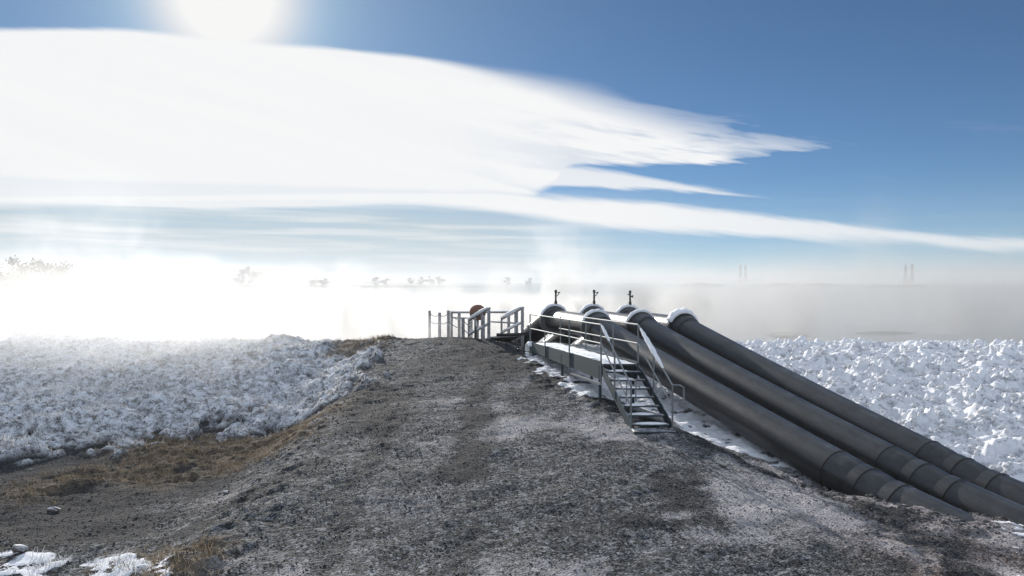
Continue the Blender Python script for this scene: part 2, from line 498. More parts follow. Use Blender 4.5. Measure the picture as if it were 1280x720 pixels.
def ground_rel(X, Y, detail=True, mk=None):
    r = road_z(Y); l = left_z(X, Y); rr = right_z(Y)
    wl = sst(-3.9, -6.6, X)
    px_ = pipe_x(np.clip(Y, 8, 30))
    wr = sst(0, 1, (X - (px_ - 2.5)) / 2.0)
    rr = rr - .17 * sst(.45, 1.1, X - px_) * sst(17.5, 15.8, Y)
    z = r * (1 - wl - wr) + l * wl + rr * wr
    # gentle undulation
    near = sst(60, 40, np.abs(X)) * sst(-10, 5, Y) * sst(40, 33, Y)
    z = z + near * (.07 * fbm(X * .35, Y * .35, 3) + .03 * fbm(X * 1.1, Y * 1.1, 3))
    berm = sst(.95, .35, np.abs(X - pipe_x(Y) + .15)) + sst(.95, .35, np.abs(X - pipe_x(Y) - 1.38)) + sst(.95, .35, np.abs(X - pipe_x(Y) - 2.8))
    z = z + np.clip(berm, 0, 1) * sst(16.6, 15.2, Y) * sst(11.5, 13.0, Y) * .05 * (1 + perlin(X * 2.3, Y * 2.3))
    if detail:
        snow, frost, brown, dust, dark, warm = mk if mk is not None else masks(X, Y)
        # snowy rubble on the right
        a, b2, i1 = worley(X * 1.8 + .15 * perlin(X * 2, Y * 2), Y * 1.8 + .15 * perlin(X * 2 + 9, Y * 2))
        c, d2, i2 = worley(X * 5.2, Y * 5.2)
        field = sst(.4, 1.6, X - px_ - 2.9) * sst(11.5, 14.5, Y)
        e, d3, i3 = worley(X * 3.3 + .5 * perlin(X * 3, Y * 3) + 8, Y * 3.3)
        bil = 1 - np.abs(perlin(X * 2.6, Y * 2.6)) * 1.6
        bil2 = 1 - np.abs(perlin(X * 6.1 + 3, Y * 6.1)) * 1.6
        rub = .17 * (.3 + .7 * i1) * np.clip(1 - (a * 1.1) ** 2, 0, 1) * sst(0, .35, b2 - a) + .10 * i3 * np.clip(1 - (e * 1.1) ** 2, 0, 1) * sst(0, .35, d3 - e) + .06 * i2 * np.clip(1 - (c * 1.2) ** 2, 0, 1) * sst(0, .3, d2 - c) + .09 * bil + .04 * bil2 + .03 * fbm(X * 9, Y * 9, 2) - .13
        rub = 1.1 * rub * (.45 + .85 * sst(-.45, .35, fbm(X * .55 + 7, Y * .7, 3))) + .16 * fbm(X * .8, Y * .8, 3)
        z = z + snow * (field * rub + (1 - field) * (.07 * fbm(X * 2.2, Y * 2.2, 4) + .08 * i2 * np.clip(1 - c * 1.1, 0, 1) * sst(18.5, 21, Y)) + .03)
        # hummocky frosted grass on the left
        a, b2, i1 = worley(X * 1.5 + .5 * perlin(X * 1.1, Y * 1.1), Y * 1.9)
        c, d2, i2 = worley(X * 4.1 + 3, Y * 4.6)
        hum = .22 * np.clip(fbm(X * .55 + 3, Y * .8, 2) + .3, 0, 1) + .17 * i1 * np.clip(1 - a * 1.1, 0, 1) * sst(0, .25, b2 - a) + .10 * i2 * np.clip(1 - c * 1.1, 0, 1) * sst(0, .25, d2 - c) + .05 * fbm(X * 5, Y * 5, 3)
        z = z + np.clip(frost + .55 * brown, 0, 1) * hum
        # rough gravel
        rough = .016 * fbm(X * 3.1, Y * 3.1, 4) + .010 * np.abs(perlin(X * 7, Y * 7)) + .008 * perlin(X * 15, Y * 15)
        z = z + near * (1 - np.clip(snow + frost, 0, 1)) * rough
        # clods along the road edges
        edge = sst(1.1, .2, np.abs(X - (np.interp(Y, [10, 18, 24, 30], [-4.3, -4.9, -4.9, -4.6])))) + sst(.9, .1, np.abs(X - np.interp(Y, [14, 18, 21, 27], [6.2, 4.1, 1.6, .35])))
        z = z + near * edge * (1 - snow) * .07 * np.clip(fbm(X * 3, Y * 3, 3) + .2, 0, 1)
    return z
def gz(x, y):
    return float(ground_rel(np.array([float(x)]), np.array([float(y)]))[0]) + CAM_Z

def axis(a, b, step, lo, hi, grow=1.28):
    core = np.arange(a, b, step)
    out = []; s = step; v = b
    while v < hi:
        out.append(v); s *= grow; v += s
    left = []; s = step; v = a - step
    while v > lo:
        left.append(v); s *= grow; v -= s
    return np.array([lo] + left[::-1] + list(core) + out + [hi])
def build_ground():
    xs = axis(-21, 24, .06, -4000, 4000)
    ys = axis(9.5, 34, .055, -600, 4600)
    XX, YY = np.meshgrid(xs, ys)
    X = XX.ravel(); Y = YY.ravel()
    mk = masks(X, Y)
    Z = ground_rel(X, Y, True, mk) + CAM_Z
    nx, ny = len(xs), len(ys)
    i = np.arange(nx * ny).reshape(ny, nx)
    Fc = np.stack([i[:-1, :-1], i[:-1, 1:], i[1:, 1:], i[1:, :-1]], -1).reshape(-1, 4)
    o = np_mesh('ground', np.stack([X, Y, Z], 1), Fc, M['ground'], True)
    for nme, a in zip(('snow', 'frost', 'brown', 'dust', 'dark', 'warm'), mk):
        at = o.data.attributes.new(nme, 'FLOAT', 'POINT')
        at.data.foreach_set('value', a.astype(np.float32))
    tag(o, kind='structure')
    return o
build_ground()

# water sheet
def sheet(name, x0, x1, y0, y1, z, mat):
    V = np.array([[x0, y0, z], [x1, y0, z], [x1, y1, z], [x0, y1, z]], float)
    return np_mesh(name, V, np.array([[0, 1, 2, 3]]), mat)
tag(sheet('water', -3900, 3900, 30, 4500, CAM_Z - 6.2, M['water']), kind='structure')

# ------------------------------------------------------------------ scattered stuff
ICO_V = None
def ico():
    t = (1 + 5 ** .5) / 2
    v = np.array([(-1, t, 0), (1, t, 0), (-1, -t, 0), (1, -t, 0), (0, -1, t), (0, 1, t), (0, -1, -t), (0, 1, -t), (t, 0, -1), (t, 0, 1), (-t, 0, -1), (-t, 0, 1)], float)
    v /= np.linalg.norm(v[0])
    f = np.array([(0, 11, 5), (0, 5, 1), (0, 1, 7), (0, 7, 10), (0, 10, 11), (1, 5, 9), (5, 11, 4), (11, 10, 2), (10, 7, 6), (7, 1, 8), (3, 9, 4), (3, 4, 2), (3, 2, 6), (3, 6, 8), (3, 8, 9), (4, 9, 5), (2, 4, 11), (6, 2, 10), (8, 6, 7), (9, 8, 1)])
    return v, f
def ico2():
    v, f = ico()
    vs = [tuple(a) for a in v]; cache = {}; fs = []
    def mid(a, b):
        k = (min(a, b), max(a, b))
        if k not in cache:
            m = (np.array(vs[a]) + np.array(vs[b])) / 2
            m /= np.linalg.norm(m)
            cache[k] = len(vs); vs.append(tuple(m))
        return cache[k]
    for a, b, c in f:
        x, y, z = mid(a, b), mid(b, c), mid(c, a)
        fs += [(a, x, z), (b, y, x), (c, z, y), (x, y, z)]
    return np.array(vs), np.array(fs)
def scatter(name, pts, sizes, mat, flat=.65, level=1, jit=.28, sink=.25, smooth=False):
    bv, bf = ico() if level == 1 else ico2()
    n = len(pts); k = len(bv)
    jitter = 1 + RNG.normal(0, jit, (n, k, 1)).clip(-.55, .7)
    V = bv[None] * jitter
    V = V * RNG.uniform(.65, 1.35, (n, 1, 3))
    V[:, :, 2] *= flat
    a = RNG.uniform(0, 2 * math.pi, n); ca, sa = np.cos(a)[:, None], np.sin(a)[:, None]
    x = V[:, :, 0] * ca - V[:, :, 1] * sa; y = V[:, :, 0] * sa + V[:, :, 1] * ca
    V = np.stack([x, y, V[:, :, 2]], -1) * sizes[:, None, None]
    V = V + pts[:, None, :]
    V[:, :, 2] += (sizes * flat * (1 - 2 * sink))[:, None] * .5
    Fc = (bf[None] + (np.arange(n) * k)[:, None, None]).reshape(-1, 3)
    return np_mesh(name, V.reshape(-1, 3), Fc, mat, smooth)
def sample(n, x0, x1, y0, y1, prob, near=True):
    X = RNG.uniform(x0, x1, n)
    Y = RNG.uniform(y0, y1, n)
    mk = masks(X, Y)
    p = prob(X, Y, *mk)
    if near: p = p * np.clip((15 / Y) ** 1.2, 0, 1.6)
    keep = RNG.uniform(0, 1, n) < p
    X, Y = X[keep], Y[keep]
    mk = tuple(a[keep] for a in mk)
    Z = ground_rel(X, Y, True, mk) + CAM_Z
    return np.stack([X, Y, Z], 1)
inview = lambda X, Y: (np.abs(X) < .68 * Y + 1.5)
pts = sample(150000, -13, 10, 9.6, 31.5, lambda X, Y, s, f, b, d, k, wm: inview(X, Y) * (1 - s) * (1 - f) * (1 - .7 * b) * (.25 + .55 * sst(-.2, .5, fbm(X * .8 + 5, Y * .8, 3))))
sz = .007 + .038 * RNG.beta(1.0, 9, len(pts))
p2 = sample(2600, 5.2, 10.5, 12.6, 17.2, lambda X, Y, s, f, b, d, k, wm: (1 - s) * sst(1.1, .3, np.minimum(np.abs(X - pipe_x(Y) + .35), np.minimum(np.abs(X - pipe_x(Y) - 1.3), np.abs(X - pipe_x(Y) - 2.7)))), False)
pts = np.concatenate([pts, p2]); sz = np.concatenate([sz, .012 + .07 * RNG.beta(1.0, 5, len(p2))])
p3 = sample(4200, -9, 7, 10, 31, lambda X, Y, s, f, b, d, k, wm: inview(X, Y) * (1 - s) * (1 - f) * np.clip(k, 0, 1) * sst(.1, .6, fbm(X * .9 + 2, Y * .9, 3)), False)
pts = np.concatenate([pts, p3]); sz = np.concatenate([sz, .014 + .06 * RNG.beta(1.0, 6, len(p3))])
o = scatter('gravel', pts, sz, M['gravel'], .7, 1)
tag(o, 'loose grey gravel scattered over the ramp road', 'gravel', kind='stuff')

pts = sample(48000, 4, 24, 12.5, 31.5, lambda X, Y, s, f, b, d, k, wm: inview(X, Y) * sst(.5, .9, s) * sst(.6, 1.2, X - pipe_x(Y) - 3.0) * (.15 + .85 * sst(-.25, .25, fbm(X * 1.3, Y * 1.3, 3))), True)
sz = .02 + .13 * RNG.beta(1.0, 5.0, len(pts))
o = scatter('snow', pts, sz, M['clod'], .8, 2, .085, .3, True)
tag(o, 'white crumbly snow clods covering the bank beyond the black pipes', 'snow', kind='stuff')

def blades(name, pts, mat, n_per, h0, h1, spread, width, lean=.7):
    n = len(pts)
    B = n * n_per
    base = np.repeat(pts, n_per, 0)
    a = RNG.uniform(0, 2 * math.pi, B)
    r = spread * np.sqrt(RNG.uniform(0, 1, B))
    bx = base[:, 0] + r * np.cos(a); by = base[:, 1] + r * np.sin(a); bz = base[:, 2] - .015
    H = RNG.uniform(h0, h1, B) * np.repeat(RNG.uniform(.6, 1.3, n), n_per)
    la = a + RNG.normal(0, .7, B)
    le = RNG.uniform(.15, lean, B) * 1.2
    wa = RNG.uniform(0, 2 * math.pi, B)
    wx, wy = np.cos(wa) * width, np.sin(wa) * width
    def ring(t, w):
        ox = np.cos(la) * H * le * t ** 1.6; oy = np.sin(la) * H * le * t ** 1.6
        oz = H * t * np.sqrt(np.clip(1 - (le * .6 * t) ** 2, .1, 1))
        return np.stack([bx + ox, by + oy, bz + oz], 1), np.stack([wx * w, wy * w, 0 * wx], 1)
    p0, w0 = ring(0, 1); p1, w1 = ring(.55, .8); p2, w2 = ring(1, .18)
    V = np.stack([p0 - w0, p0 + w0, p1 + w1, p1 - w1, p2 + w2, p2 - w2], 1).reshape(-1, 3)
    k = np.arange(B)[:, None] * 6
    Fc = np.concatenate([k + np.array([[0, 1, 2, 3]]), k + np.array([[3, 2, 4, 5]])])
    return np_mesh(name, V, Fc, mat)
pts = sample(24000, -21, -3.6, 10.2, 32, lambda X, Y, s, f, b, d, k, wm: inview(X, Y) * np.clip(f * 1.0 + .5 * s * (Y < 13.5), 0, 1) * (.16 + .84 * sst(-.2, .3, fbm(X * 1.6, Y * 1.6, 2))), False)
o = blades('frosted_grass', pts, M['frostblade'], 9, .05, .15, .08, .006, 1.0)
tag(o, 'frosted white tufts of grass on the bank left of the road', 'grass', kind='stuff')
pts = sample(13000, -13, -3.4, 10.2, 32, lambda X, Y, s, f, b, d, k, wm: inview(X, Y) * np.clip(b + .25 * f, 0, 1) * (.2 + .8 * sst(-.25, .35, fbm(X * 1.8, Y * 1.8, 2))), False)
o = blades('dry_grass', pts, M['dryblade'], 9, .05, .16, .07, .005, 1.1)
tag(o, 'short brown dry grass at the foot of the frosted bank', 'grass', kind='stuff')

# ------------------------------------------------------------------ pipes
R0 = .42
def arc_bead(mb, c, t, r, w=.02, n=40):
    t = t.normalized()
    mb.tube([c - t * w, c - t * w * .4, c + t * w * .4, c + t * w], [r * .99, r + .022, r + .022, r * .99], n, False)
def snow_cap(mb, c, t, r, length, amin=35, amax=145, thick=.07, n=18):
    """snow lying over the top of a collar: closed shell from angle amin..amax"""
    t = t.normalized(); x = Vector((0, 0, 1)).cross(t).normalized() * -1
    up = t.cross(x).normalized()
    if up.z < 0: up = -up
    rows = []
    for k in range(n + 1):
        a = math.radians(amin + (amax - amin) * k / n)
        e = math.sin(math.pi * k / n) ** .5
        d = x * math.cos(a) + up * math.sin(a)
        th = thick * (e + .15) * (1 + .25 * math.sin(k * 2.1) + .15 * math.sin(k * 5.3))
        h = length / 2
        prof = [(-h, r - .03), (-h * 1.03, r + th * .45), (-h * .6, r + th * .95), (0, r + th), (h * .6, r + th * .9), (h * 1.03, r + th * .4), (h, r - .03)]
        rows.append([c + t * u + d * q for u, q in prof])
    m = len(rows[0]); vs = [p for rw in rows for p in rw]; fs = []
    for k in range(n):
        for j in range(m):
            j2 = (j + 1) % m
            fs.append((k * m + j, k * m + j2, (k + 1) * m + j2, (k + 1) * m + j))
    fs.append(tuple(range(m))); fs.append(tuple(n * m + j for j in range(m)))
    mb.add(vs, fs)

def make_pipe(idx, ex, ez, L_run, label, rz):
    RUN = Vector((.3535, -.911, rz)).normalized()
    E = Vector((ex, 26.5, CAM_Z + ez - .02))
    root = empty('drain_pipe', E.copy(), label, 'pipe', 'black pipes running down the slope')
    d_up = Vector((-.287, .958, .012)).normalized()
    Fp = E + d_up * 4.1
    MB().tube([Fp, E + d_up * .18], R0 * .93, 48).build('upper_section', M['pipe'], root)
    # far side: drops to the pond
    d_far = Vector((-.42, .80, -.42)).normalized()
    MB().tube([Fp + d_up * .12, Fp + d_up * .3, Fp + d_up * .5 + d_far * .25, Fp + d_up * .5 + d_far * 12], R0 * .93, 40).build('intake_section', M['pipe'], root)
    # flange pair at the crest
    for off in (0.0, .085):
        c = Fp + d_up * off
        MB().tube([c - d_up * .035, c + d_up * .035], R0 * 1.36, 48).build('flange', M['flange'], root)
    bl = MB()
    side = Vector((0, 0, 1)).cross(d_up).normalized(); up = d_up.cross(side)
    for k in range(16):
        a = 2 * math.pi * k / 16
        c = Fp + (side * math.cos(a) + up * math.sin(a)) * R0 * 1.18
        bl.tube([c - d_up * .075, c + d_up * .15], .018, 6)
    bl.tube([Fp + d_up * .036, Fp + d_up * .049], R0 * 1.24, 32)
    bl.build('bolt_ring', M['iron'], root)
    mb = MB(); snow_cap(mb, Fp + d_up * .04, d_up, R0 * 1.36, .17, 20, 160, .05); mb.build('snow_cap', M['snow'], root)
    # stub end / collar where the long run begins
    mb = MB()
    c = E
    mid = (d_up * -1 + RUN).normalized()
    mb.tube([c - mid * .07, c + mid * .05], R0 * 1.33, 48)
    mb.build('elbow_flange', M['flange'], root)
    mb = MB()
    mb.tube([c + mid * .05, c + mid * .12 , c + RUN * .40, c + RUN * .44], [R0 * 1.1, R0 * 1.17, R0 * 1.13, R0 * 1.01], 48)
    mb.build('elbow_collar', M['pipe'], root)
    mb = MB(); snow_cap(mb, c - mid * .005, mid, R0 * 1.33, .13 if idx < 2 else .34, 25, 155, .045 if idx < 2 else .085); mb.build('snow_cap', M['snow'], root)
    # the long run
    S = E + RUN * .3
    B = E + RUN * L_run
    k = int(L_run / .25)
    pts = [S.lerp(B, i / k) for i in range(k + 1)]
    # very slight sag and waviness of a plastic pipe
    pts = [p + Vector((0, 0, -.04 * math.sin(math.pi * i / k))) for i, p in enumerate(pts)]
    MB().tube(pts, R0, 56).build('pipe_run', M['pipe'], root)
    mb = MB()
    arc_bead(mb, B, RUN, R0); mb.build('weld_bead', M['bead'], root)
    # mitred bend of three barrels
    t = RUN.copy(); c = B
    h = Vector((RUN.x, RUN.y, 0)).normalized()
    for s_i in range(3):
        ln = (.72, .80, 3.2)[s_i]
        if s_i:
            a = math.radians((0, 2.0, 4.0)[s_i])
            el = math.asin(-RUN.z) - a
            t = h * math.cos(el) + Vector((0, 0, -math.sin(el)))
        e = c + t * ln
        if s_i < 2:
            u = [0, .12, .45, .66, .82, .93, 1.0]
            rr = [1.0, 1.0, 1.0, .975, .91, .82, .72]
        else:
            u = [0, .05, .3, 1.0]; rr = [1, 1, 1, 1]
        st = c - t * (.0 if s_i == 0 else .10)
        ptsb = [st + (e - st) * q for q in u]
        if s_i:
            ptsb = [st - t * .004] + ptsb
            rr = [.70] + rr
        MB().tube(ptsb, [R0 * q * 1.012 for q in rr], 48).build('bend_segment', M['pipe'], root, angle=60)
        if s_i:
            mb = MB(); arc_bead(mb, st + t * .26, t, R0 * 1.012, .016); mb.build('weld_bead', M['bead'], root)
        c = e
    # standpipe with a small valve
    b = Fp + d_up * .02 + up * R0 * 1.30 + side * -.06
    sp = MB().tube([b, b + Vector((0, 0, .52))], .035, 12).tube([b + Vector((0, 0, .50)), b + Vector((.0, 0, .60))], [.05, .05], 10).tube([b, b + Vector((0, 0, .18))], .055, 12).build('standpipe', M['iron'], root)
    v = b + Vector((0, 0, .36))
    mb = MB()
    if idx == 2:
        mb.tube([v + Vector((-.10, 0, .10)), v + Vector((.0, 0, .08)), v + Vector((.03, 0, .03))], .022, 8).tube([v + Vector((.02, 0, .02)), v + Vector((.10, 0, .02))], .028, 8).tube([v + Vector((.10, 0, -.03)), v + Vector((.10, 0, .07))], .02, 8)
    else:
        mb.tube([v + Vector((.02, 0, .0)), v + Vector((.08, 0, .04)), v + Vector((.13, 0, .13))], .016, 8).tube([v + Vector((.13, 0, .11)), v + Vector((.13, 0, .16))], .035, 10).tube([v + Vector((.02, 0, .14)), v + Vector((.12, 0, .14))], .013, 8)
    mb.build('valve', M['iron'], sp)
    return root
make_pipe(0, 2.79, -1.49, 11.05, 'black pipe nearest the steel stair, leftmost of the three on the slope', -.2155)
make_pipe(1, 4.25, -1.49, 10.58, 'middle black pipe, lying between the other two on the slope', -.225)
make_pipe(2, 5.62, -1.52, 9.95, 'black pipe beside the snowy rubble with the thickest snow on its elbow collar', -.238)

# ------------------------------------------------------------------ walkway with stair
def make_stair():
    zt = CAM_Z - 2.10
    A0, A1 = Vector((.66, 27.0, zt)), Vector((2.32, 20.4, zt))      # left edge, far -> near
    B0, B1 = Vector((1.55, 27.0, zt)), Vector((3.17, 20.4, zt))     # right edge
    zb = CAM_Z - 3.36
    A2, B2 = Vector((2.78, 18.35, zb)), Vector((3.64, 18.35, zb))
    root = empty('access_stair', ((A2 + B2) / 2).to_tuple(), 'grey steel walkway with railings and a short stair down beside the black pipes', 'stair')
    Z = Vector((0, 0, 1))
    run = (A1 - A0).normalized()
    side = Vector((-run.y, run.x, 0)) * -1
    if side.x < 0: side = -side
    # deck with snow
    mb = MB()
    mb.add([A0, B0, B1, A1, A0 - Z * .05, B0 - Z * .05, B1 - Z * .05, A1 - Z * .05], [(0, 1, 2, 3), (4, 7, 6, 5), (0, 4, 5, 1), (1, 5, 6, 2), (2, 6, 7, 3), (3, 7, 4, 0)])
    deck = mb.build('deck', M['tread'], root, False)
    nx, ny = 14, 70
    V = []; 
    for j in range(ny + 1):
        for i in range(nx + 1):
            u, v = i / nx, j / ny
            p = A0.lerp(A1, v).lerp(B0.lerp(B1, v), .03 + .94 * u)
            edge = min(u, 1 - u, v * 3, (1 - v) * 3) * 2
            hgt = .07 * min(1, edge * 2.5) ** .6 * (1 + .5 * float(fbm(np.array([p.x * 2.2]), np.array([p.y * 2.2]), 3)[0])) - .004
            V.append((p.x, p.y, p.z + hgt))
    fs = [(j * (nx + 1) + i, j * (nx + 1) + i + 1, (j + 1) * (nx + 1) + i + 1, (j + 1) * (nx + 1) + i) for j in range(ny) for i in range(nx)]
    MB().add(V, fs).build('snow', M['snow'], deck)
    # side skirts (solid plates below the deck)
    for (a, b, sgn) in ((A0, A1, -1), (B0, B1, 1)):
        mb = MB()
        o1 = side * (.022 * sgn)
        dz0, dz1 = .25, .42
        q = [a + o1 + Z * .06, b + o1 + Z * .06, b + o1 - Z * dz1, a + o1 - Z * dz0]
        q2 = [p + side * (.012 * sgn) for p in q]
        mb.add(q + q2, [(0, 1, 2, 3), (7, 6, 5, 4), (0, 4, 5, 1), (1, 5, 6, 2), (2, 6, 7, 3), (3, 7, 4, 0)])
        sk = mb.build('side_plate', M['steel_dark'], root, False)
    mb = MB(); mb.bar(A0 - Z * .18 - run * .03, B0 - Z * .18 - run * .03, .05, .5, .02); mb.build('end_plate', M['steel_dark'], root)
    # heap of snow on the far end of the side plate
    mb = MB(); snow_cap(mb, A0 - side * .05 + run * .0 - Z * .22, side, .24, .20, 40, 190, .05); mb.build('snow_heap', M['snow'], root)
    # legs under the landing
    for p in (A1.lerp(A0, .03), B1.lerp(B0, .03), A1.lerp(A0, .5), B1.lerp(B0, .5)):
        q = p + (side * .05 if p.x < 2.6 and p in () else Vector())
        MB().tube([q - Z * .05 , Vector((q.x, q.y, gz(q.x, q.y) - .1))], .04, 10).build('support_leg', M['steel_dark'], root)
    # railings
    RH = 1.0; r = .021
    def rail(pts, rad=r, name='handrail', snow=False):
        o = MB().tube(pts, rad, 10).build(name, M['steel'], root)
        return o
    off_a, off_b = side * -.05, side * .05
    def post(p, h0, h1): MB().tube([p + Z * h0, p + Z * h1], r, 10).build('post', M['steel'], root)
    a = lambda t: A0.lerp(A1, t) + off_a
    b = lambda t: B0.lerp(B1, t) + off_b
    rail([a(0) + Z * RH, a(1) + Z * RH]); rail([a(0) + Z * RH * .52, a(1) + Z * RH * .52], r * .85, 'mid_rail')
    rail([b(0) + Z * RH, b(1) + Z * RH]); rail([b(0) + Z * RH * .52, b(1) + Z * RH * .52], r * .85, 'mid_rail')
    for t, h in ((0, 1.0), (.26, .52), (.62, .98), (1.0, 1.0)): post(a(t), -.50, h * RH)
    for t in (.02, .40, .74, 1.0): post(b(t), -.30, RH)
    MB().bar(a(.64) - Z * .52, a(1.0) - Z * .52, .03, .05).build('toe_bar', M['steel'], root)
    # stair stringers and treads
    for p0, p1, s_ in ((A1, A2, -1), (B1, B2, 1)):
        o1 = side * (.03 * s_)
        q = [p0 + o1 + Z * .04, p1 + o1 + Z * .12, p1 + o1 - Z * .12 + Vector((0, .15, 0)), p0 + o1 - Z * .24]
        q2 = [p + side * (.02 * s_) for p in q]
        MB().add(q + q2, [(0, 1, 2, 3), (7, 6, 5, 4), (0, 4, 5, 1), (1, 5, 6, 2), (2, 6, 7, 3), (3, 7, 4, 0)]).build('stringer', M['steel_dark'], root, False)
    nT = 7
    for i in range(1, nT + 1):
        t = i / (nT + .35)
        p, q = A1.lerp(A2, t), B1.lerp(B2, t)
        tr = MB().bar(p, q, .24, .035, .006).build('tread', M['tread'], root)
        sn = MB()
        c0, c1 = p.lerp(q, .04 + .1 * random.random()), p.lerp(q, .55 + .4 * random.random())
        w = .17 + .04 * random.random()
        V = []
        for k in range(9):
            u = k / 8; cc = c0.lerp(c1, u) + Z * .0185
            e = math.sin(math.pi * min(max(u, .04), .96)) ** .4
            for (dy, hz) in ((-.5, 0), (-.35, .028), (0, .042), (.35, .03), (.5, 0)):
                V.append(cc + Vector((0, dy * w * e * (1 + .2 * random.uniform(-1, 1)), hz * e)))
        sn.add(V, [(k * 5 + j, k * 5 + j + 1, (k + 1) * 5 + j + 1, (k + 1) * 5 + j) for k in range(8) for j in range(4)])
        sn.build('snow', M['snow'], tr)
    MB().bar(A2 + Vector((-.05, -.18, -.03)), B2 + Vector((.05, -.18, -.03)), .5, .05, .01).build('foot_plate', M['tread'], root)
    # stair railings with end loops
    for p1, p2, o1, loop in ((A1, A2, off_a, 0), (B1, B2, off_b, 1)):
        t0 = p1 + o1 + Z * RH; t1 = p2 + o1 + Z * .98
        ext = Vector((.16, -.16, 0)) if not loop else Vector((.26, -.05, 0))
        rail([t0, t1, t1 + ext * .6, t1 + ext * .95 - Z * .05, t1 + ext - Z * .42] if loop else [t0, t1, t1 + ext, t1 + ext * 1.1 - Z * .03])
        rail([p1 + o1 + Z * .52, p2 + o1 + Z * .50], r * .85, 'mid_rail')
        post(p2 + o1, -.05, .98)
        pm = p1.lerp(p2, .48) + o1
        post(pm, -.12, .985)
        # frost built up on the rail
        k0, k1 = (.08, .75) if loop else (.02, .3)
        f0, f1 = t0.lerp(t1, k0) + Z * .012, t0.lerp(t1, k1) + Z * .012
        n = 14
        fp = [f0.lerp(f1, i / n) for i in range(n + 1)]
        fr = [(.012 + (.05 if loop else .03) * math.sin(math.pi * (i + .3) / (n + .6)) ** .5 * random.uniform(.75, 1.15)) for i in range(n + 1)]
        MB().tube(fp, fr, 10).build('rail_snow', M['snow'], root)
    # short inner grab loop half way down
    pm = A1.lerp(A2, .62).lerp(B1.lerp(B2, .62), .16)
    pn = pm + Vector((.22, -.02, 0))
    MB().tube([pm + Z * .0, pm + Z * .50, pn + Z * .52, pn + Z * .0], .017, 8).build('grab_loop', M['steel'], root)
    return root
make_stair()

# ------------------------------------------------------------------ gangway and fences on the crest
def wood_post(mb, p, h, w=.11, sink=.4):
    x = random.uniform(-.02, .02); y = random.uniform(-.02, .02)
    mb.bar(Vector(p) + Vector((0, 0, -sink)), Vector(p) + Vector((x, y, h)), w, w, .012)
def make_gangway():
    gA = P(611, 421, 30.6); gB = P(653, 418, 30.9)
    root = empty('gangway', ((gA + gB) / 2).to_tuple(), 'wooden gangway with two sloping snow-covered handrails going over the crest', 'gangway')
    d = Vector((-.50, .85, -.30)).normalized()
    Z = Vector((0, 0, 1))
    for g0, h, L in ((gA, 1.08, 1.75), (gB, 1.02, 1.7)):
        n = 3
        for k in range(n + 1):
            p = g0 + d * (L * k / n)
            mb = MB(); mb.bar(p - Z * 1.0, p + Z * (h - .03), .12 if k == 0 else .08, None, .012); mb.build('post', M['wood'], root)
        top = MB().bar(g0 + Z * h - d * .08, g0 + d * L + Z * h, .09, .07, .01).build('handrail', M['wood'], root)
        n = 16; a, b = g0 + Z * (h + .05) + d * .12, g0 + d * L + Z * (h + .05)
        MB().tube([a.lerp(b, i / n) for i in range(n + 1)], [.03 + .065 * math.sin(math.pi * (i + .3) / (n + .6)) ** .4 * random.uniform(.8, 1.1) for i in range(n + 1)], 10).build('snow', M['snow'], top)
        low = MB().bar(g0 + Z * h * .45, g0 + d * L + Z * h * .45, .05, .06, .008).build('mid_rail', M['wood'], root)
        MB().tube([(g0 + Z * (h * .45 + .04) + d * .1).lerp(g0 + d * L + Z * (h * .45 + .04), i / 8) for i in range(9)], [.03] + [.055] * 7 + [.03], 8).build('snow', M['snow'], low)
    mb = MB(); 
    mb.add([gA, gB, gB + d * 3, gA + d * 3, gA - Z * .06, gB - Z * .06, gB + d * 3 - Z * .06, gA + d * 3 - Z * .06], [(0, 1, 2, 3), (4, 7, 6, 5), (0, 4, 5, 1), (1, 5, 6, 2), (2, 6, 7, 3), (3, 7, 4, 0)])
    mb.build('deck', M['wood'], root, False)
    # second leaf next to the left post
    p = P(604.5, 423, 30.4)
    MB().bar(p - Z * .3, p + Z * .86, .10, .10, .01).build('post', M['wood'], root)
make_gangway()

def make_rail_fence():
    D = 33.2
    a = P(563, 390.5, D); b = P(646, 390, D)
    root = empty('rail_fence', P(600, 425, D).to_tuple(), 'grey wooden rail fence crossing behind the gangway handrails', 'fence')
    MB().tube([a, b], .045, 8).build('top_rail', M['wood'], root)
    MB().tube([P(611, 402, D), P(646, 404, D)], .035, 8).build('mid_rail', M['wood'], root)
    MB().tube([P(565, 397, D), P(600, 398, D)], .03, 8).build('mid_rail', M['wood'], root)
    for px, top, w in ((564.5, 389, .10), (574, 391, .12), (589, 393, .12), (636, 392, .11), (646, 389, .11)):
        t = P(px, top, D)
        MB().bar(t, t - Vector((0, 0, 2.6)), w, w, .012).build('post', M['wood'], root)
make_rail_fence()
def make_rope_fence():
    root = empty('rope_fence', P(558, 430, 33).to_tuple(), 'row of dark wooden posts strung with rope at the edge of the steam', 'fence')
    spec = [(537, 388, 34.4, .11), (549.5, 390.5, 33.6, .12), (560.5, 388, 32.9, .12), (578.8, 396.5, 31.6, .13)]
    tops = []
    for px, top, D, w in spec:
        t = P(px, top, D); tops.append(t)
        MB().bar(t, t - Vector((0, 0, 2.4)), w, w, .015).build('post', M['wood'], root)
    tops.append(P(592, 404, 30.9))
    for dz in (.10, .42):
        pts = []
        for i in range(len(tops) - 1):
            for k in range(8):
                u = k / 8
                p = tops[i].lerp(tops[i + 1], u)
                pts.append(p - Vector((0, .07, dz + .10 * math.sin(math.pi * u))))
        MB().tube(pts, .016, 6).build('rope', M['steel'], root)
    t = P(594.5, 408, 30.3)
    MB().bar(t, t - Vector((0, 0, .75)), .07, .07, .01).build('post', M['iron'], root)
make_rope_fence()

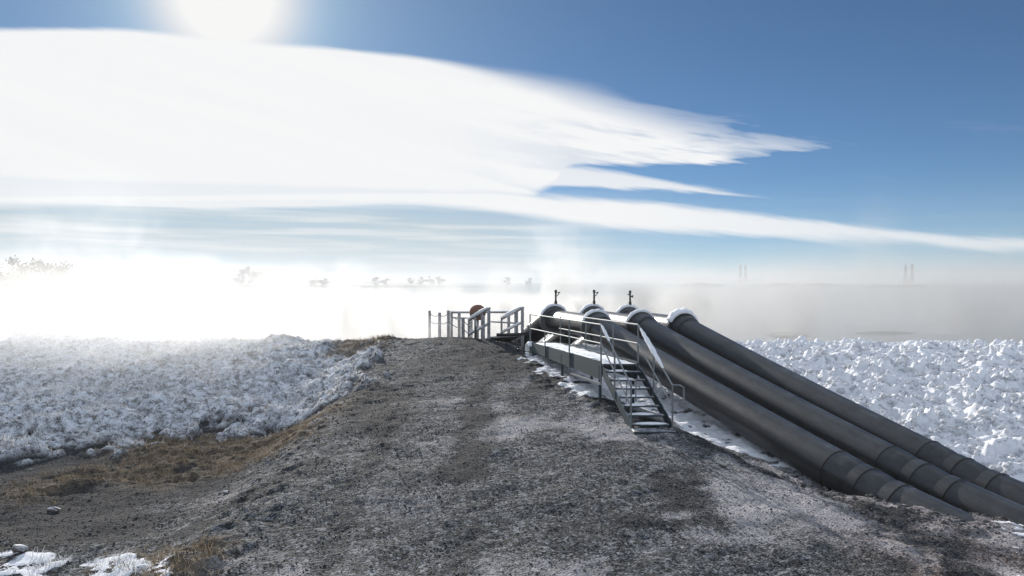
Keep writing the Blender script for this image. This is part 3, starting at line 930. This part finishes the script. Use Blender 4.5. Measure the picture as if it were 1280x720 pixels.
def make_buoy():
    c = P(597, 391.0, 31.9)
    root = empty('buoy', (c - Vector((0, 0, .9))).to_tuple(), 'rusty brown round buoy standing behind the left gangway handrail', 'buoy')
    V = []; n = 24; m = 14
    prof = [(0, .30), (.10, .29), (.2, .235), (.26, .16), (.29, .05), (.29, -.05), (.27, -.12), (.22, -.20), (.14, -.26), (0, -.28)]
    mb = MB(); vs = []; 
    for r_, z_ in prof[1:-1]:
        r_ *= 1.12; z_ *= 1.1
        for k in range(n):
            a = 2 * math.pi * k / n
            vs.append(c + Vector((r_ * math.cos(a), r_ * math.sin(a), z_)))
    q = len(prof) - 2
    fs = [(i * n + k, i * n + (k + 1) % n, (i + 1) * n + (k + 1) % n, (i + 1) * n + k) for i in range(q - 1) for k in range(n)]
    fs.append(tuple(range(n))); fs.append(tuple((q - 1) * n + k for k in range(n)))
    mb.add(vs, fs); mb.build('float_body', M['rust'], root)
    MB().tube([c - Vector((0, 0, .27)), c - Vector((0, 0, 1.3))], .05, 10).build('stem', M['wood'], root)
    MB().tube([c + Vector((-.28, 0, -.02)), c + Vector((-.3, 0, .04))], .02, 8).build('lifting_eye', M['iron'], root)
make_buoy()
def make_hose():
    pts = [P(x, y, d) for x, y, d in ((621, 418.5, 29.6), (632, 418.6, 29.5), (645, 418.2, 29.5), (655, 417.3, 29.7), (664, 414.6, 30.2))]
    pts = [Vector((p.x, p.y, max(p.z, gz(p.x, p.y) + .05))) for p in pts]
    o = MB().tube(pts, .06, 12).build('hose', M['hose'], None)
    tag(o, 'thick black hose lying across the crest between gangway and pipes', 'hose')
    pts = [P(x, y, d) for x, y, d in ((632, 420.8, 29.2), (640, 422.5, 28.8), (648, 425.5, 28.0))]
    pts = [Vector((p.x, p.y, gz(p.x, p.y) + .05)) for p in pts]
    o = MB().tube(pts, .045, 10).build('hose', M['hose'], None)
    tag(o, 'short black hose end lying on the gravel in front of the gangway', 'hose')
make_hose()

# ------------------------------------------------------------------ stones on the left flat
def make_stone(px, py, size, label, snowy):
    # cast the picture ray onto the ground
    for D in np.arange(11, 30, .05):
        x = (px - 640) / F * D
        z = CAM_Z - (py - HOR) / F * D
        if z <= gz(x, D): break
    bv, bf = ico2()
    V = bv * (1 + RNG.normal(0, .13, (len(bv), 1)))
    V = V * np.array(size) * RNG.uniform(.85, 1.15, 3)
    o = np_mesh('stone', V, bf, M['rock'], True)
    o.location = (x, D, gz(x, D) + size[2] * .45)
    o.rotation_euler = (0, 0, RNG.uniform(-.5, .5))
    o.data.set_sharp_from_angle(angle=math.radians(40))
    tag(o, label, 'stone', 'loose stones on the dark flat')
make_stone(66, 640, (.15, .06, .05), 'long low stone with a frosted side alone on the dark flat', 1)
make_stone(22, 690, (.11, .09, .07), 'rounded stone in the snowy grass at the bottom left corner', 1)
make_stone(282, 618, (.07, .06, .04), 'small frosted stone below the brown grass patch', 1)

# ------------------------------------------------------------------ far trees, shore, pylons
WZ = CAM_Z - 6.2
def make_tree_parts(h, w, seed, lean=0.0):
    rg = np.random.default_rng(seed)
    trunk = MB()
    trunk.tube([(0, 0, -1), (.0, 0, h * .3), (lean * .5, 0, h * .6), (lean, 0, h * .92)], [h * .028, h * .022, h * .013, h * .004], 8)
    tips = []
    for k in range(11):
        z0 = h * rg.uniform(.05, .78); a = rg.uniform(0, 2 * math.pi)
        L = w * .5 * rg.uniform(.55, 1.0) * (1.15 - .75 * abs(z0 / h - .5))
        b = Vector((lean * z0 / h, 0, z0)); e = b + Vector((math.cos(a) * L, math.sin(a) * L, h * rg.uniform(.06, .2)))
        trunk.tube([b, b.lerp(e, .5) + Vector((0, 0, h * .02)), e], [h * .009, h * .006, h * .002], 5)
        tips += [e, b.lerp(e, .6)]
    tips.append(Vector((lean, 0, h * .93)))
    n_cl = len(tips); per = 90
    C = np.array([list(t) for t in tips])
    c = np.repeat(C, per, 0)
    off = rg.normal(0, 1, (len(c), 3)) * np.array([w * .085, w * .085, h * .055]) * np.repeat(rg.uniform(.6, 1.35, n_cl), per)[:, None]
    p = c + off
    s = h * rg.uniform(.014, .036, len(p))
    d1 = rg.normal(0, 1, (len(p), 3)); d1 /= np.linalg.norm(d1, axis=1)[:, None]
    d2 = np.cross(d1, rg.normal(0, 1, (len(p), 3))); d2 /= np.linalg.norm(d2, axis=1)[:, None]
    V = np.stack([p + d1 * s[:, None], p + d2 * s[:, None], p - d1 * s[:, None], p - d2 * s[:, None] * .7], 1).reshape(-1, 3)
    Fc = np.arange(len(p) * 4).reshape(-1, 4)
    return trunk, V, Fc
PROTOS = []
def tree(px, D, top_py, w_px, label, group, kind, zb=None):
    zb = WZ if zb is None else zb
    x = (px - 640) / F * D
    h = CAM_Z - (top_py - HOR) / F * D - zb
    w = w_px / F * D
    root = empty('shore_tree', (x, D, zb), label, 'tree', group)
    proto = PROTOS[kind]
    s = Vector((w / 10, w / 10, h / 10))
    for src in proto:
        o = src.copy() if src.users_collection else src
        COL.objects.link(o); o.parent = root
    root.scale = s
    root.rotation_euler = (0, 0, random.uniform(0, 6.28))
    return root
for sd in range(5):
    trunk, V, Fc = make_tree_parts(10, 10, 50 + sd, random.uniform(-.5, .5))
    t = trunk.build('trunk', M['bark'], None)
    c = np_mesh('crown', V, Fc, M['leaf'])
    PROTOS.append((t, c))
PROTO_OBJS = [o for p in PROTOS for o in p]
tree_spec = [
    (-14, 150, 318, 62, 'large misty tree at the left edge of the photo', 0),
    (16, 158, 314, 50, 'misty rounded tree second from the left edge', 1),
    (42, 150, 320, 44, 'misty tree in the middle of the left clump', 2),
    (64, 155, 322, 40, 'misty tree at the right end of the left clump, dropping to the steam', 3),
    (190, 800, 337, 20, 'faint lone tree almost lost in the steam left of the tall trees', 4),
    (300, 1000, 333, 14, 'narrow tree on the left of the three tallest hazy trees', 0),
    (311, 1000, 328, 18, 'tallest hazy tree of the three rising above the steam', 1),
    (323, 1020, 336, 16, 'lower hazy tree on the right of the three', 3),
    (396, 1300, 345, 17, 'small round dark tree alone in a gap of the steam', 2),
    (406, 1300, 347, 10, 'tiny bush-like tree touching the lone round one', 4),
    (472, 1300, 345, 12, 'dark small tree, left one of a pair above the steam', 3),
    (483, 1300, 346.5, 11, 'paler small tree, right one of a pair above the steam', 1),
    (513, 1450, 346, 8, 'first and smallest tree of the row left of the fence', 0),
    (526, 1450, 344.5, 9, 'second tree of the row above the fence posts', 4),
    (537, 1450, 343.5, 12, 'third tree of the row above the fence, the widest', 2),
    (550, 1450, 343.5, 10, 'last tree of the row above the fence posts', 1),
    (633, 1450, 345, 9, 'single far tree above the gangway', 3),
    (661, 1450, 345.5, 8, 'single far tree left of the first standpipe', 4),
]
for (px, D, tp, w, lab, k) in tree_spec:
    zb = WZ
    root = empty('shore_tree', ((px - 640) / F * D, D, zb), lab, 'tree', 'trees on the far shore')
    tp = tp + (HOR - tp) * .22
    h = CAM_Z - (tp - HOR) / F * D - zb
    w_m = w / F * D
    for src in PROTOS[k]:
        o = src.copy(); COL.objects.link(o); o.parent = root
    root.scale = (w_m / 9, w_m / 9, h / 10)
    root.rotation_euler = (0, 0, random.uniform(0, 6.28))
for o in PROTO_OBJS:
    bpy.data.objects.remove(o)

def bank(pts_px, D, depth, hgt, name='far_shore'):
    """a low spit of land in the pond: closed ridge mesh"""
    n = 60
    x0 = (pts_px[0] - 640) / F * D; x1 = (pts_px[1] - 640) / F * D
    V = []; m = 9
    for i in range(n + 1):
        u = i / n
        e = math.sin(math.pi * u) ** .6
        for j in range(m):
            v = j / (m - 1)
            bump = math.sin(math.pi * v) * e
            x = x0 + (x1 - x0) * u
            nn = float(fbm(np.array([x * .02]), np.array([v * 2.0 + D * .01]), 4)[0])
            V.append((x, D + (v - .5) * depth * (e + .05), WZ - .3 + hgt * bump * (1 + .8 * nn) + .0))
    fs = [(i * m + j, i * m + j + 1, (i + 1) * m + j + 1, (i + 1) * m + j) for i in range(n) for j in range(m - 1)]
    o = MB().add(V, fs).build(name, M['far'], None)
    return tag(o, kind='structure')
bank((-900, 640), 900, 120, 4.5)
bank((850, 905), 1100, 60, 4.5)
bank((950, 992), 1000, 40, 5.0)
bank((1000, 1052), 1150, 40, 3.5)
bank((1082, 1160), 900, 40, 3.8)
bank((-400, -120 + 220), 155, 40, 3.2)
bank((-700, 560), 2200, 300, 9)
# low dark mounds added in place of dark water patches, right of the pipes
bank((955, 1020), 92, 7, .45, 'dark_water_patch')
bank((1055, 1160), 96, 8, .45, 'dark_water_patch')

def make_pylon(px, D, top, base, label, w=7.0):
    p = P(px, base, D); H = (base - top) / F * D
    root = empty('pylon', (p.x, p.y, p.z), label, 'pylon', 'power pylons across the pond')
    body = MB(); nseg = 7
    lv = []
    for k in range(nseg + 1):
        u = k / nseg
        hw = w * .5 * (1 - u) ** 1.3 * .55 + .5
        z = p.z - 4 + (H + 4) * u
        lv.append([Vector((p.x + sx * hw, p.y + sy * hw, z)) for sx, sy in ((-1, -1), (1, -1), (1, 1), (-1, 1))])
    for k in range(nseg):
        for q in range(4):
            body.bar(lv[k][q], lv[k + 1][q], .3)
            body.bar(lv[k][q], lv[k + 1][(q + 1) % 4], .16)
            body.bar(lv[k + 1][q], lv[k + 1][(q + 1) % 4], .16)
    body.build('lattice_mast', M['pylon'], root, False)
    for u, aw in ((.97, 1.9), (.80, 2.6), (.32, 2.9)):
        z = p.z + H * u
        arm = MB()
        for sy in (-.5, .5):
            arm.bar((p.x - aw, p.y + sy, z), (p.x + aw, p.y + sy, z), .5)
            arm.bar((p.x - aw, p.y + sy, z), (p.x, p.y + sy, z + 1.6), .35); arm.bar((p.x + aw, p.y + sy, z), (p.x, p.y + sy, z + 1.6), .35)
        arm.build('cross_arm', M['pylon'], root, False)
    return root
make_pylon(1132, 1000, 332, 354, 'left pylon of the darker pair far to the right')
make_pylon(1140, 1020, 330.5, 354, 'right and taller pylon of the darker pair far to the right')
make_pylon(925.5, 1250, 332.5, 350, 'left pylon of the faint pair above the pipes')
make_pylon(931.8, 1280, 332.5, 350, 'right pylon of the faint pair above the pipes')

# ------------------------------------------------------------------ steam and haze
def box_obj(name, x0, x1, y0, y1, z0, z1, mat):
    mb = MB()
    mb.add([(x, y, z) for z in (z0, z1) for y in (y0, y1) for x in (x0, x1)],
           [(0, 2, 3, 1), (4, 5, 7, 6), (0, 1, 5, 4), (2, 6, 7, 3), (0, 4, 6, 2), (1, 3, 7, 5)])
    return mb.build(name, mat, None, False)

def mat_steam():
    m, nt, out = new_mat('steam'); g = NT(nt)
    p = g.pos()
    sp = g.n('ShaderNodeSeparateXYZ'); g.link(p, sp.inputs[0])
    x, y, z = sp.outputs
    zr = g.m('SUBTRACT', z, CAM_Z)
    nb = g.noise(g.vmul(p, (.26, .06, .19)), 1.0, 5, .6, 1.0)       # puffs, drawn out down-wind
    nl = g.noise(g.vmul(p, (.050, .02, .02)), 1.0, 2, .5)           # where plumes stand
    # ratio x / y tells the direction across the pond
    r = g.m('DIVIDE', x, g.m('MAXIMUM', y, 20))
    leftgap = g.sm(r, -.545, -.60)                                  # thin patch where the tree clump shows
    right = g.sm(r, .10, .40)
    n = g.m('ADD', g.m('MULTIPLY', nb, .6), g.m('MULTIPLY', nl, .4))
    K = g.m('MULTIPLY', g.sm(r, -.05, .40, .050, .013), g.m('MULTIPLY_ADD', leftgap, -.35, 1.0))
    top = g.m('ADD', g.m('MULTIPLY', g.m('SUBTRACT', n, .5), 6.0), g.m('MULTIPLY_ADD', right, 5.2, -2.0))
    top = g.m('ADD', top, g.m('MULTIPLY', leftgap, -.2))
    dens = g.m('MULTIPLY', g.sm(g.m('SUBTRACT', top, zr), -.8, g.m('MULTIPLY_ADD', right, 4.0, 1.5)), K)
    dens = g.m('ADD', dens, g.m('MULTIPLY', g.sm(zr, 4.5, 0.0), g.m('MULTIPLY_ADD', leftgap, .0015, .0025)))
    edge = g.m('MULTIPLY', g.m('MULTIPLY', g.sm(zr, -1.1, -2.1), g.m('MULTIPLY', g.sm(y, 31.5, 32.4), g.sm(y, 38.0, 36.0))), g.sm(r, .0, -.035))
    dens2 = g.m('MULTIPLY', edge, g.m('MULTIPLY', g.sm(nb, .3, .6, .3, 1), .22))
    # soft start at the near side
    dens = g.m('MULTIPLY', dens, g.sm(y, g.sm(r, .0, .06, 31.4, 34.0), g.sm(r, .0, .06, 36.5, 39.5)))
    dens = g.m('ADD', dens, dens2)
    pv = g.n('ShaderNodeVolumePrincipled')
    pv.inputs['Color'].default_value = c4(.53, .535, .54)
    pv.inputs['Anisotropy'].default_value = .52
    g.link(dens, pv.inputs['Density'])
    g.link(pv.outputs[0], out.inputs['Volume'])
    m.cycles.volume_step_rate = 1.0
    return m
def mat_mist():
    m, nt, out = new_mat('drifting_mist'); g = NT(nt)
    p = g.pos()
    sp = g.n('ShaderNodeSeparateXYZ'); g.link(p, sp.inputs[0])
    x, y, z = sp.outputs
    nb = g.noise(g.vmul(p, (.12, .12, .2)), 1.0, 3, .55, .4)
    d = g.m('MULTIPLY', g.sm(x, -6.5, -12.5), g.sm(y, 22.0, 30))
    d = g.m('MULTIPLY', d, g.sm(z, 7.2, 4.2))
    d = g.m('MULTIPLY', d, g.sm(nb, .35, .7, .25, 1))
    d = g.m("MULTIPLY", d, .38)
    pv = g.n('ShaderNodeVolumePrincipled')
    pv.inputs['Color'].default_value = c4(.86, .865,.87)
    pv.inputs['Anisotropy'].default_value = .52
    g.link(d, pv.inputs['Density'])
    g.link(pv.outputs[0], out.inputs['Volume'])
    return m
def mat_plume(name, amt):
    m, nt, out = new_mat(name); g = NT(nt)
    p = g.pos()
    oc = g.n('ShaderNodeTexCoord').outputs['Object']          # -1..1 inside the plume's box
    sp = g.n('ShaderNodeSeparateXYZ'); g.link(oc, sp.inputs[0])
    x, y, z = sp.outputs
    h = g.m('MULTIPLY_ADD', z, .5, .5)                          # 0 at the foot, 1 at the top
    n1 = g.noise(g.vmul(p, (.62, .34, .42)), 1.0, 5, .64, .9)
    n0 = g.noise(g.vmul(p, (.22, .12, .20)), 1.0, 2, .5)
    sway = g.m('MULTIPLY', g.m('SUBTRACT', n0, .5), g.m('MULTIPLY_ADD', h, 1.3, .3))
    cx = g.m('ADD', x, sway)
    rr = g.m('MULTIPLY_ADD', h, .22, .50)
    d2 = g.m('DIVIDE', g.m('ADD', g.m('MULTIPLY', cx, cx), g.m('MULTIPLY', y, y)), g.m('MULTIPLY', rr, rr))
    body = g.m('ADD', g.m('SUBTRACT', 1.0, d2), g.m('MULTIPLY', g.m('SUBTRACT', n1, .5), 4.2))
    d = g.sm(body, .15, 1.3)
    d = g.m('MULTIPLY', d, g.sm(g.m('ADD', h, g.m('MULTIPLY', g.m('SUBTRACT', n1, .5), .7)), .95, .25))
    # fade to nothing before the walls of the box
    side = g.m('MULTIPLY', g.sm(g.m('ABSOLUTE', x), .98, .75), g.sm(g.m('ABSOLUTE', y), .98, .75))
    d = g.m('MULTIPLY', g.m('MULTIPLY', d, side), g.sm(h, 1.0, .85))
    d = g.m('MULTIPLY', d, amt)
    pv = g.n('ShaderNodeVolumePrincipled')
    pv.inputs['Color'].default_value = c4(.58, .585, .59)
    pv.inputs['Anisotropy'].default_value = .52
    g.link(d, pv.inputs['Density'])
    g.link(pv.outputs[0], out.inputs['Volume'])
    return m
def mat_haze():
    m, nt, out = new_mat('haze'); g = NT(nt)
    pv = g.n('ShaderNodeVolumePrincipled')
    pv.inputs['Color'].default_value = c4(.76, .79, .82)
    pv.inputs['Density'].default_value = .0004
    pv.inputs['Anisotropy'].default_value = .15
    g.link(pv.outputs[0], out.inputs['Volume'])
    return m
o = box_obj('steam', -110, 140, 31.4, 140, CAM_Z - 6.15, CAM_Z + 5.0, mat_steam())
tag(o, 'bank of white steam rising off the pond behind the crest', 'steam', kind='stuff')
PL = {}
for k, (px, D, top, wpx, tau) in enumerate((
        (128, 47, 180, 200, .075), (30, 58, 225, 120, .05), (70, 44, 290, 110, .10),
        (205, 46, 292, 100, .34), (248, 52, 300, 80, .38), (292, 44, 322, 70, .34), (338, 50, 318, 60, .40),
        (375, 45, 312, 56, .34), (432, 48, 306, 74, .36), (486, 43, 332, 60, .34), (560, 50, 330, 80, .32),
        (622, 46, 318, 70, .34), (692, 48, 248, 112, .24), (732, 52, 284, 80, .34), (790, 46, 305, 84, .36),
        (862, 54, 308, 110, .30), (985, 50, 312, 150, .26), (1096, 60, 205, 90, .06), (1200, 52, 318, 170, .24))):
    w = wpx / F * D; z1 = CAM_Z - (top - HOR) / F * D; z0 = CAM_Z - 3.4
    key = round(tau * 6.0 / (w * .55), 2)
    if key not in PL: PL[key] = mat_plume('steam_plume', key)
    o = box_obj('steam', -1, 1, -1, 1, -1, 1, PL[key])
    o.location = ((px - 640) / F * D, D, (z0 + z1) / 2)
    o.scale = (w * .8, w * .6, (z1 - z0) / 2)
    tag(o, None, None, 'plumes of steam over the pond', 'stuff')
o = box_obj('mist', -34, -7, 21.5, 31.3, CAM_Z - 4.6, CAM_Z + 1.2, mat_mist())
tag(o, 'thin mist drifting over the frosted bank on the left', 'mist', kind='stuff')
o = box_obj('haze', -4100, 4100, -700, 4700, CAM_Z - 11, CAM_Z + 34, mat_haze())
tag(o, 'pale winter haze hanging over the whole pond', 'haze', kind='stuff')

# ------------------------------------------------------------------ world
def build_world():
    w = bpy.data.worlds.new('World'); scene.world = w
    w.use_nodes = True
    nt = w.node_tree; nt.nodes.clear(); g = NT(nt)
    out = g.n('ShaderNodeOutputWorld'); bg = g.n('ShaderNodeBackground')
    bg.inputs['Strength'].default_value = SKY_STRENGTH
    sky = g.n('ShaderNodeTexSky', sky_type='NISHITA')
    sky.sun_disc = False
    sky.sun_elevation = SUN_EL
    sky.sun_rotation = SUN_AZ
    sky.altitude = 0; sky.air_density = .6; sky.dust_density = 0; sky.ozone_density = 6.0
    W = .93 / (2 ** EXPOSURE) / SKY_STRENGTH       # radiance of sunlit cloud
    d = g.n('ShaderNodeTexCoord').outputs['Generated']
    nrm = g.n('ShaderNodeVectorMath', operation='NORMALIZE'); g.link(d, nrm.inputs[0])
    sp = g.n('ShaderNodeSeparateXYZ'); g.link(nrm.outputs[0], sp.inputs[0])
    x, y, z = sp.outputs
    az = g.m('ARCTAN2', x, y); el = g.m('ARCSINE', z)
    AR, ER = .9, .6
    def azel(px, py):
        a = math.atan2(px - 640, F); e = math.atan2(HOR - py, math.hypot(F, px - 640))
        return a, e
    azn = g.m('DIVIDE', g.m('ADD', az, AR), 2 * AR, clamp=True)
    def curve(pts):
        nd = g.n('ShaderNodeFloatCurve')
        c = nd.mapping.curves[0]
        P_ = [azel(*p) for p in pts]
        P_ = [((a + AR) / (2 * AR), e / ER) for a, e in P_]
        while len(c.points) < len(P_): c.points.new(.5, .5)
        for q, (a, b) in zip(c.points, P_):
            q.location = (a, b); q.handle_type = 'AUTO_CLAMPED'
        nd.mapping.use_clip = False
        nd.mapping.update()
        g.link(azn, nd.inputs['Value'])
        return g.m('MULTIPLY', nd.outputs[0], ER)
    # streaky noise, stretched along the horizon and slightly tilted
    comb = g.n('ShaderNodeCombineXYZ')
    g.link(g.m('MULTIPLY', az, 2.2), comb.inputs[0])
    g.link(g.m('MULTIPLY', g.m('ADD', el, g.m('MULTIPLY', az, .22)), 34.0), comb.inputs[1])
    st = g.noise(comb.outputs[0], 1.0, 5, .6, .3)
    comb2 = g.n('ShaderNodeCombineXYZ')
    g.link(g.m('MULTIPLY', az, 9), comb2.inputs[0])
    g.link(g.m('MULTIPLY', g.m('ADD', el, g.m('MULTIPLY', az, .15)), 60.0), comb2.inputs[1])
    st2 = g.noise(comb2.outputs[0], 1.0, 4, .6, .5)
    right = g.sm(az, -.15, .3)
    amp = g.m('MULTIPLY_ADD', right, .030, .006)
    elp = g.m('ADD', el, g.m('MULTIPLY', g.m('SUBTRACT', st, .5), amp))
    elp = g.m('ADD', elp, g.m('MULTIPLY', g.m('SUBTRACT', st2, .5), g.m('MULTIPLY_ADD', right, .008, .002)))
    def band(up, lo, su, sl, e=elp):
        a = g.sm(g.m('SUBTRACT', curve(up), e), 0.0, su)
        b = g.sm(g.m('SUBTRACT', e, curve(lo)), 0.0, sl)
        return g.m('MULTIPLY', a, b)
    suR = g.m('MULTIPLY_ADD', right, .075, .008)
    A = band([(-300, 30), (0, 33), (200, 37), (400, 56), (600, 78), (750, 96), (900, 126), (1000, 147), (1085, 174), (1200, 212), (1500, 300)],
             [(-300, 250), (0, 250), (400, 258), (640, 262), (690, 238), (720, 214), (800, 210), (900, 208), (980, 200), (1085, 184), (1200, 181), (1500, 180)], suR, g.sm(az, -.02, .10, .028, .008))
    fib = g.m('MULTIPLY', g.sm(az, .04, .40), 1.25)
    fibn = g.m('ADD', g.m('MULTIPLY', st, .65), g.m('MULTIPLY', st2, .35))
    A = g.m('SUBTRACT', g.m('MULTIPLY', A, g.m('MULTIPLY_ADD', fib, .35, 1.0)), g.m('MULTIPLY', fib, g.sm(fibn, .60, .38)), clamp=True)
    B = band([(-300, 200), (600, 200), (690, 203), (800, 217), (900, 232), (985, 244), (1100, 262), (1500, 300)],
             [(-300, 250), (600, 250), (700, 234), (800, 240), (900, 245), (985, 246), (1100, 246), (1500, 246)], .010, .006)
    C = band([(-300, 230), (600, 232), (700, 241), (800, 248), (900, 259), (1000, 270), (1100, 280), (1280, 292), (1500, 300)],
             [(-300, 262), (500, 262), (640, 272), (760, 290), (900, 300), (1000, 303), (1100, 310), (1280, 320), (1500, 330)], .012, .012)
    Cd = g.m('MULTIPLY', C, g.sm(az, .1, .62, 1.0, .72))
    A = g.m('MULTIPLY', A, g.m('SUBTRACT', 1.0, g.m('MULTIPLY', g.m('MULTIPLY', g.sm(az, -.12, .25), .42), g.sm(fibn, .54, .40))))
    cl = g.m('MAXIMUM', A, g.m('MAXIMUM', g.m('MULTIPLY', B, .85), Cd))
    comb3 = g.n('ShaderNodeCombineXYZ')
    g.link(g.m('MULTIPLY', az, 3.2), comb3.inputs[0])
    g.link(g.m('MULTIPLY', g.m('ADD', el, g.m('MULTIPLY', az, .015)), 70.0), comb3.inputs[1])
    fibl = g.noise(comb3.outputs[0], 1.0, 4, .55, .25)
    # thin low stratus toward the horizon
    lowm = g.m('MULTIPLY', g.sm(el, .125, .075), g.sm(az, .30, -.1, .10, 1.0))
    low = g.m('MULTIPLY', lowm, g.sm(fibl, .3, .6, .72, 1.0))
    # faint cirrus on the blue
    ci = g.m('MULTIPLY', g.sm(st2, .58, .8), g.m('MULTIPLY', g.sm(el, .03, .12), .06))
    ci = g.m('MULTIPLY', ci, g.sm(el, .26, .16))
    tint = g.n('ShaderNodeVectorMath', operation='MULTIPLY'); g.link(sky.outputs[0], tint.inputs[0]); tint.inputs[1].default_value = (.80, 1.04, 1.0)
    col = tint.outputs[0]
    col = g.mix(low, col, g.mix(g.sm(fibl, .42, .68), (W * .52, W * .61, W * .65, 1), (W * .80, W * .84, W * .86, 1)))
    col = g.mix(ci, col, (W * .9, W * .93, W, 1))
    # sun glare through thin air: angle from the sun
    sd = Vector((math.sin(SUN_AZ) * math.cos(SUN_EL), math.cos(SUN_AZ) * math.cos(SUN_EL), math.sin(SUN_EL)))
    dot = g.n('ShaderNodeVectorMath', operation='DOT_PRODUCT'); g.link(nrm.outputs[0], dot.inputs[0]); dot.inputs[1].default_value = sd
    ang = g.m('ARCCOSINE', g.m('MINIMUM', dot.outputs['Value'], 1.0))
    halo = g.m('ADD', g.m('MULTIPLY', g.m('EXPONENT', g.m('MULTIPLY', g.m('POWER', g.m('DIVIDE', ang, .066), 1.5), -1.0)), .95),
               g.m('MULTIPLY', g.m('EXPONENT', g.m('DIVIDE', ang, -.18)), .64))
    hm = g.m('MINIMUM', halo, 1.0)
    col = g.mix(hm, col, g.mix(g.sm(hm, .35, .85), (W * .68, W * .90, W * 1.05, 1), (W, W, W * .985, 1)))
    cloudcol = g.mix(g.sm(st, .35, .7), (W * .97, W * .98, W * .99, 1), (W, W, W, 1))
    col = g.mix(cl, col, cloudcol)
    # bright broken cloud added out of view, overhead and behind, as bluish fill light
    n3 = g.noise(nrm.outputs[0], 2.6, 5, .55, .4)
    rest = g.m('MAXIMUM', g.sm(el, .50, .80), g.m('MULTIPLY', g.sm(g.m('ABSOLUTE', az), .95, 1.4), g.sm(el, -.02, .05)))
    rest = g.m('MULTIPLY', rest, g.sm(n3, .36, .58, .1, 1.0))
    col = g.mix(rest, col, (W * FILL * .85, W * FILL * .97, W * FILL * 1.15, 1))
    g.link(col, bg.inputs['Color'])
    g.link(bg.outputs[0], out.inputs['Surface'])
build_world()

# ------------------------------------------------------------------ sun, camera, settings
sun = bpy.data.lights.new('sun', 'SUN')
sun.energy = SUN_STRENGTH; sun.angle = math.radians(.53); sun.color = (1.0, .95, .88)
so = bpy.data.objects.new('sun', sun); COL.objects.link(so)
sdir = Vector((math.sin(SUN_AZ) * math.cos(SUN_EL), math.cos(SUN_AZ) * math.cos(SUN_EL), math.sin(SUN_EL)))
so.rotation_euler = sdir.to_track_quat('Z', 'Y').to_euler()
so.location = (-10, 20, 40)

cam = bpy.data.cameras.new('camera')
cam.sensor_width = 36; cam.lens = F / 1280 * 36
cam.clip_start = .1; cam.clip_end = 9000
co = bpy.data.objects.new('camera', cam); COL.objects.link(co)
co.location = (0, 0, CAM_Z)
co.rotation_euler = (math.radians(90) - math.atan((360 - HOR) / F), 0, 0)
scene.camera = co

scene.view_settings.view_transform = 'Standard'
scene.view_settings.look = 'None'
scene.view_settings.exposure = EXPOSURE
scene.view_settings.gamma = 1
cy = scene.cycles
cy.max_bounces = 8; cy.diffuse_bounces = 3; cy.glossy_bounces = 3; cy.transmission_bounces = 3
cy.volume_bounces = 2
cy.transparent_max_bounces = 8
cy.use_denoising = True
try: cy.denoiser = 'OPENIMAGEDENOISE'
except Exception: pass
cy.volume_max_steps = 96
cy.sample_clamp_indirect = 6
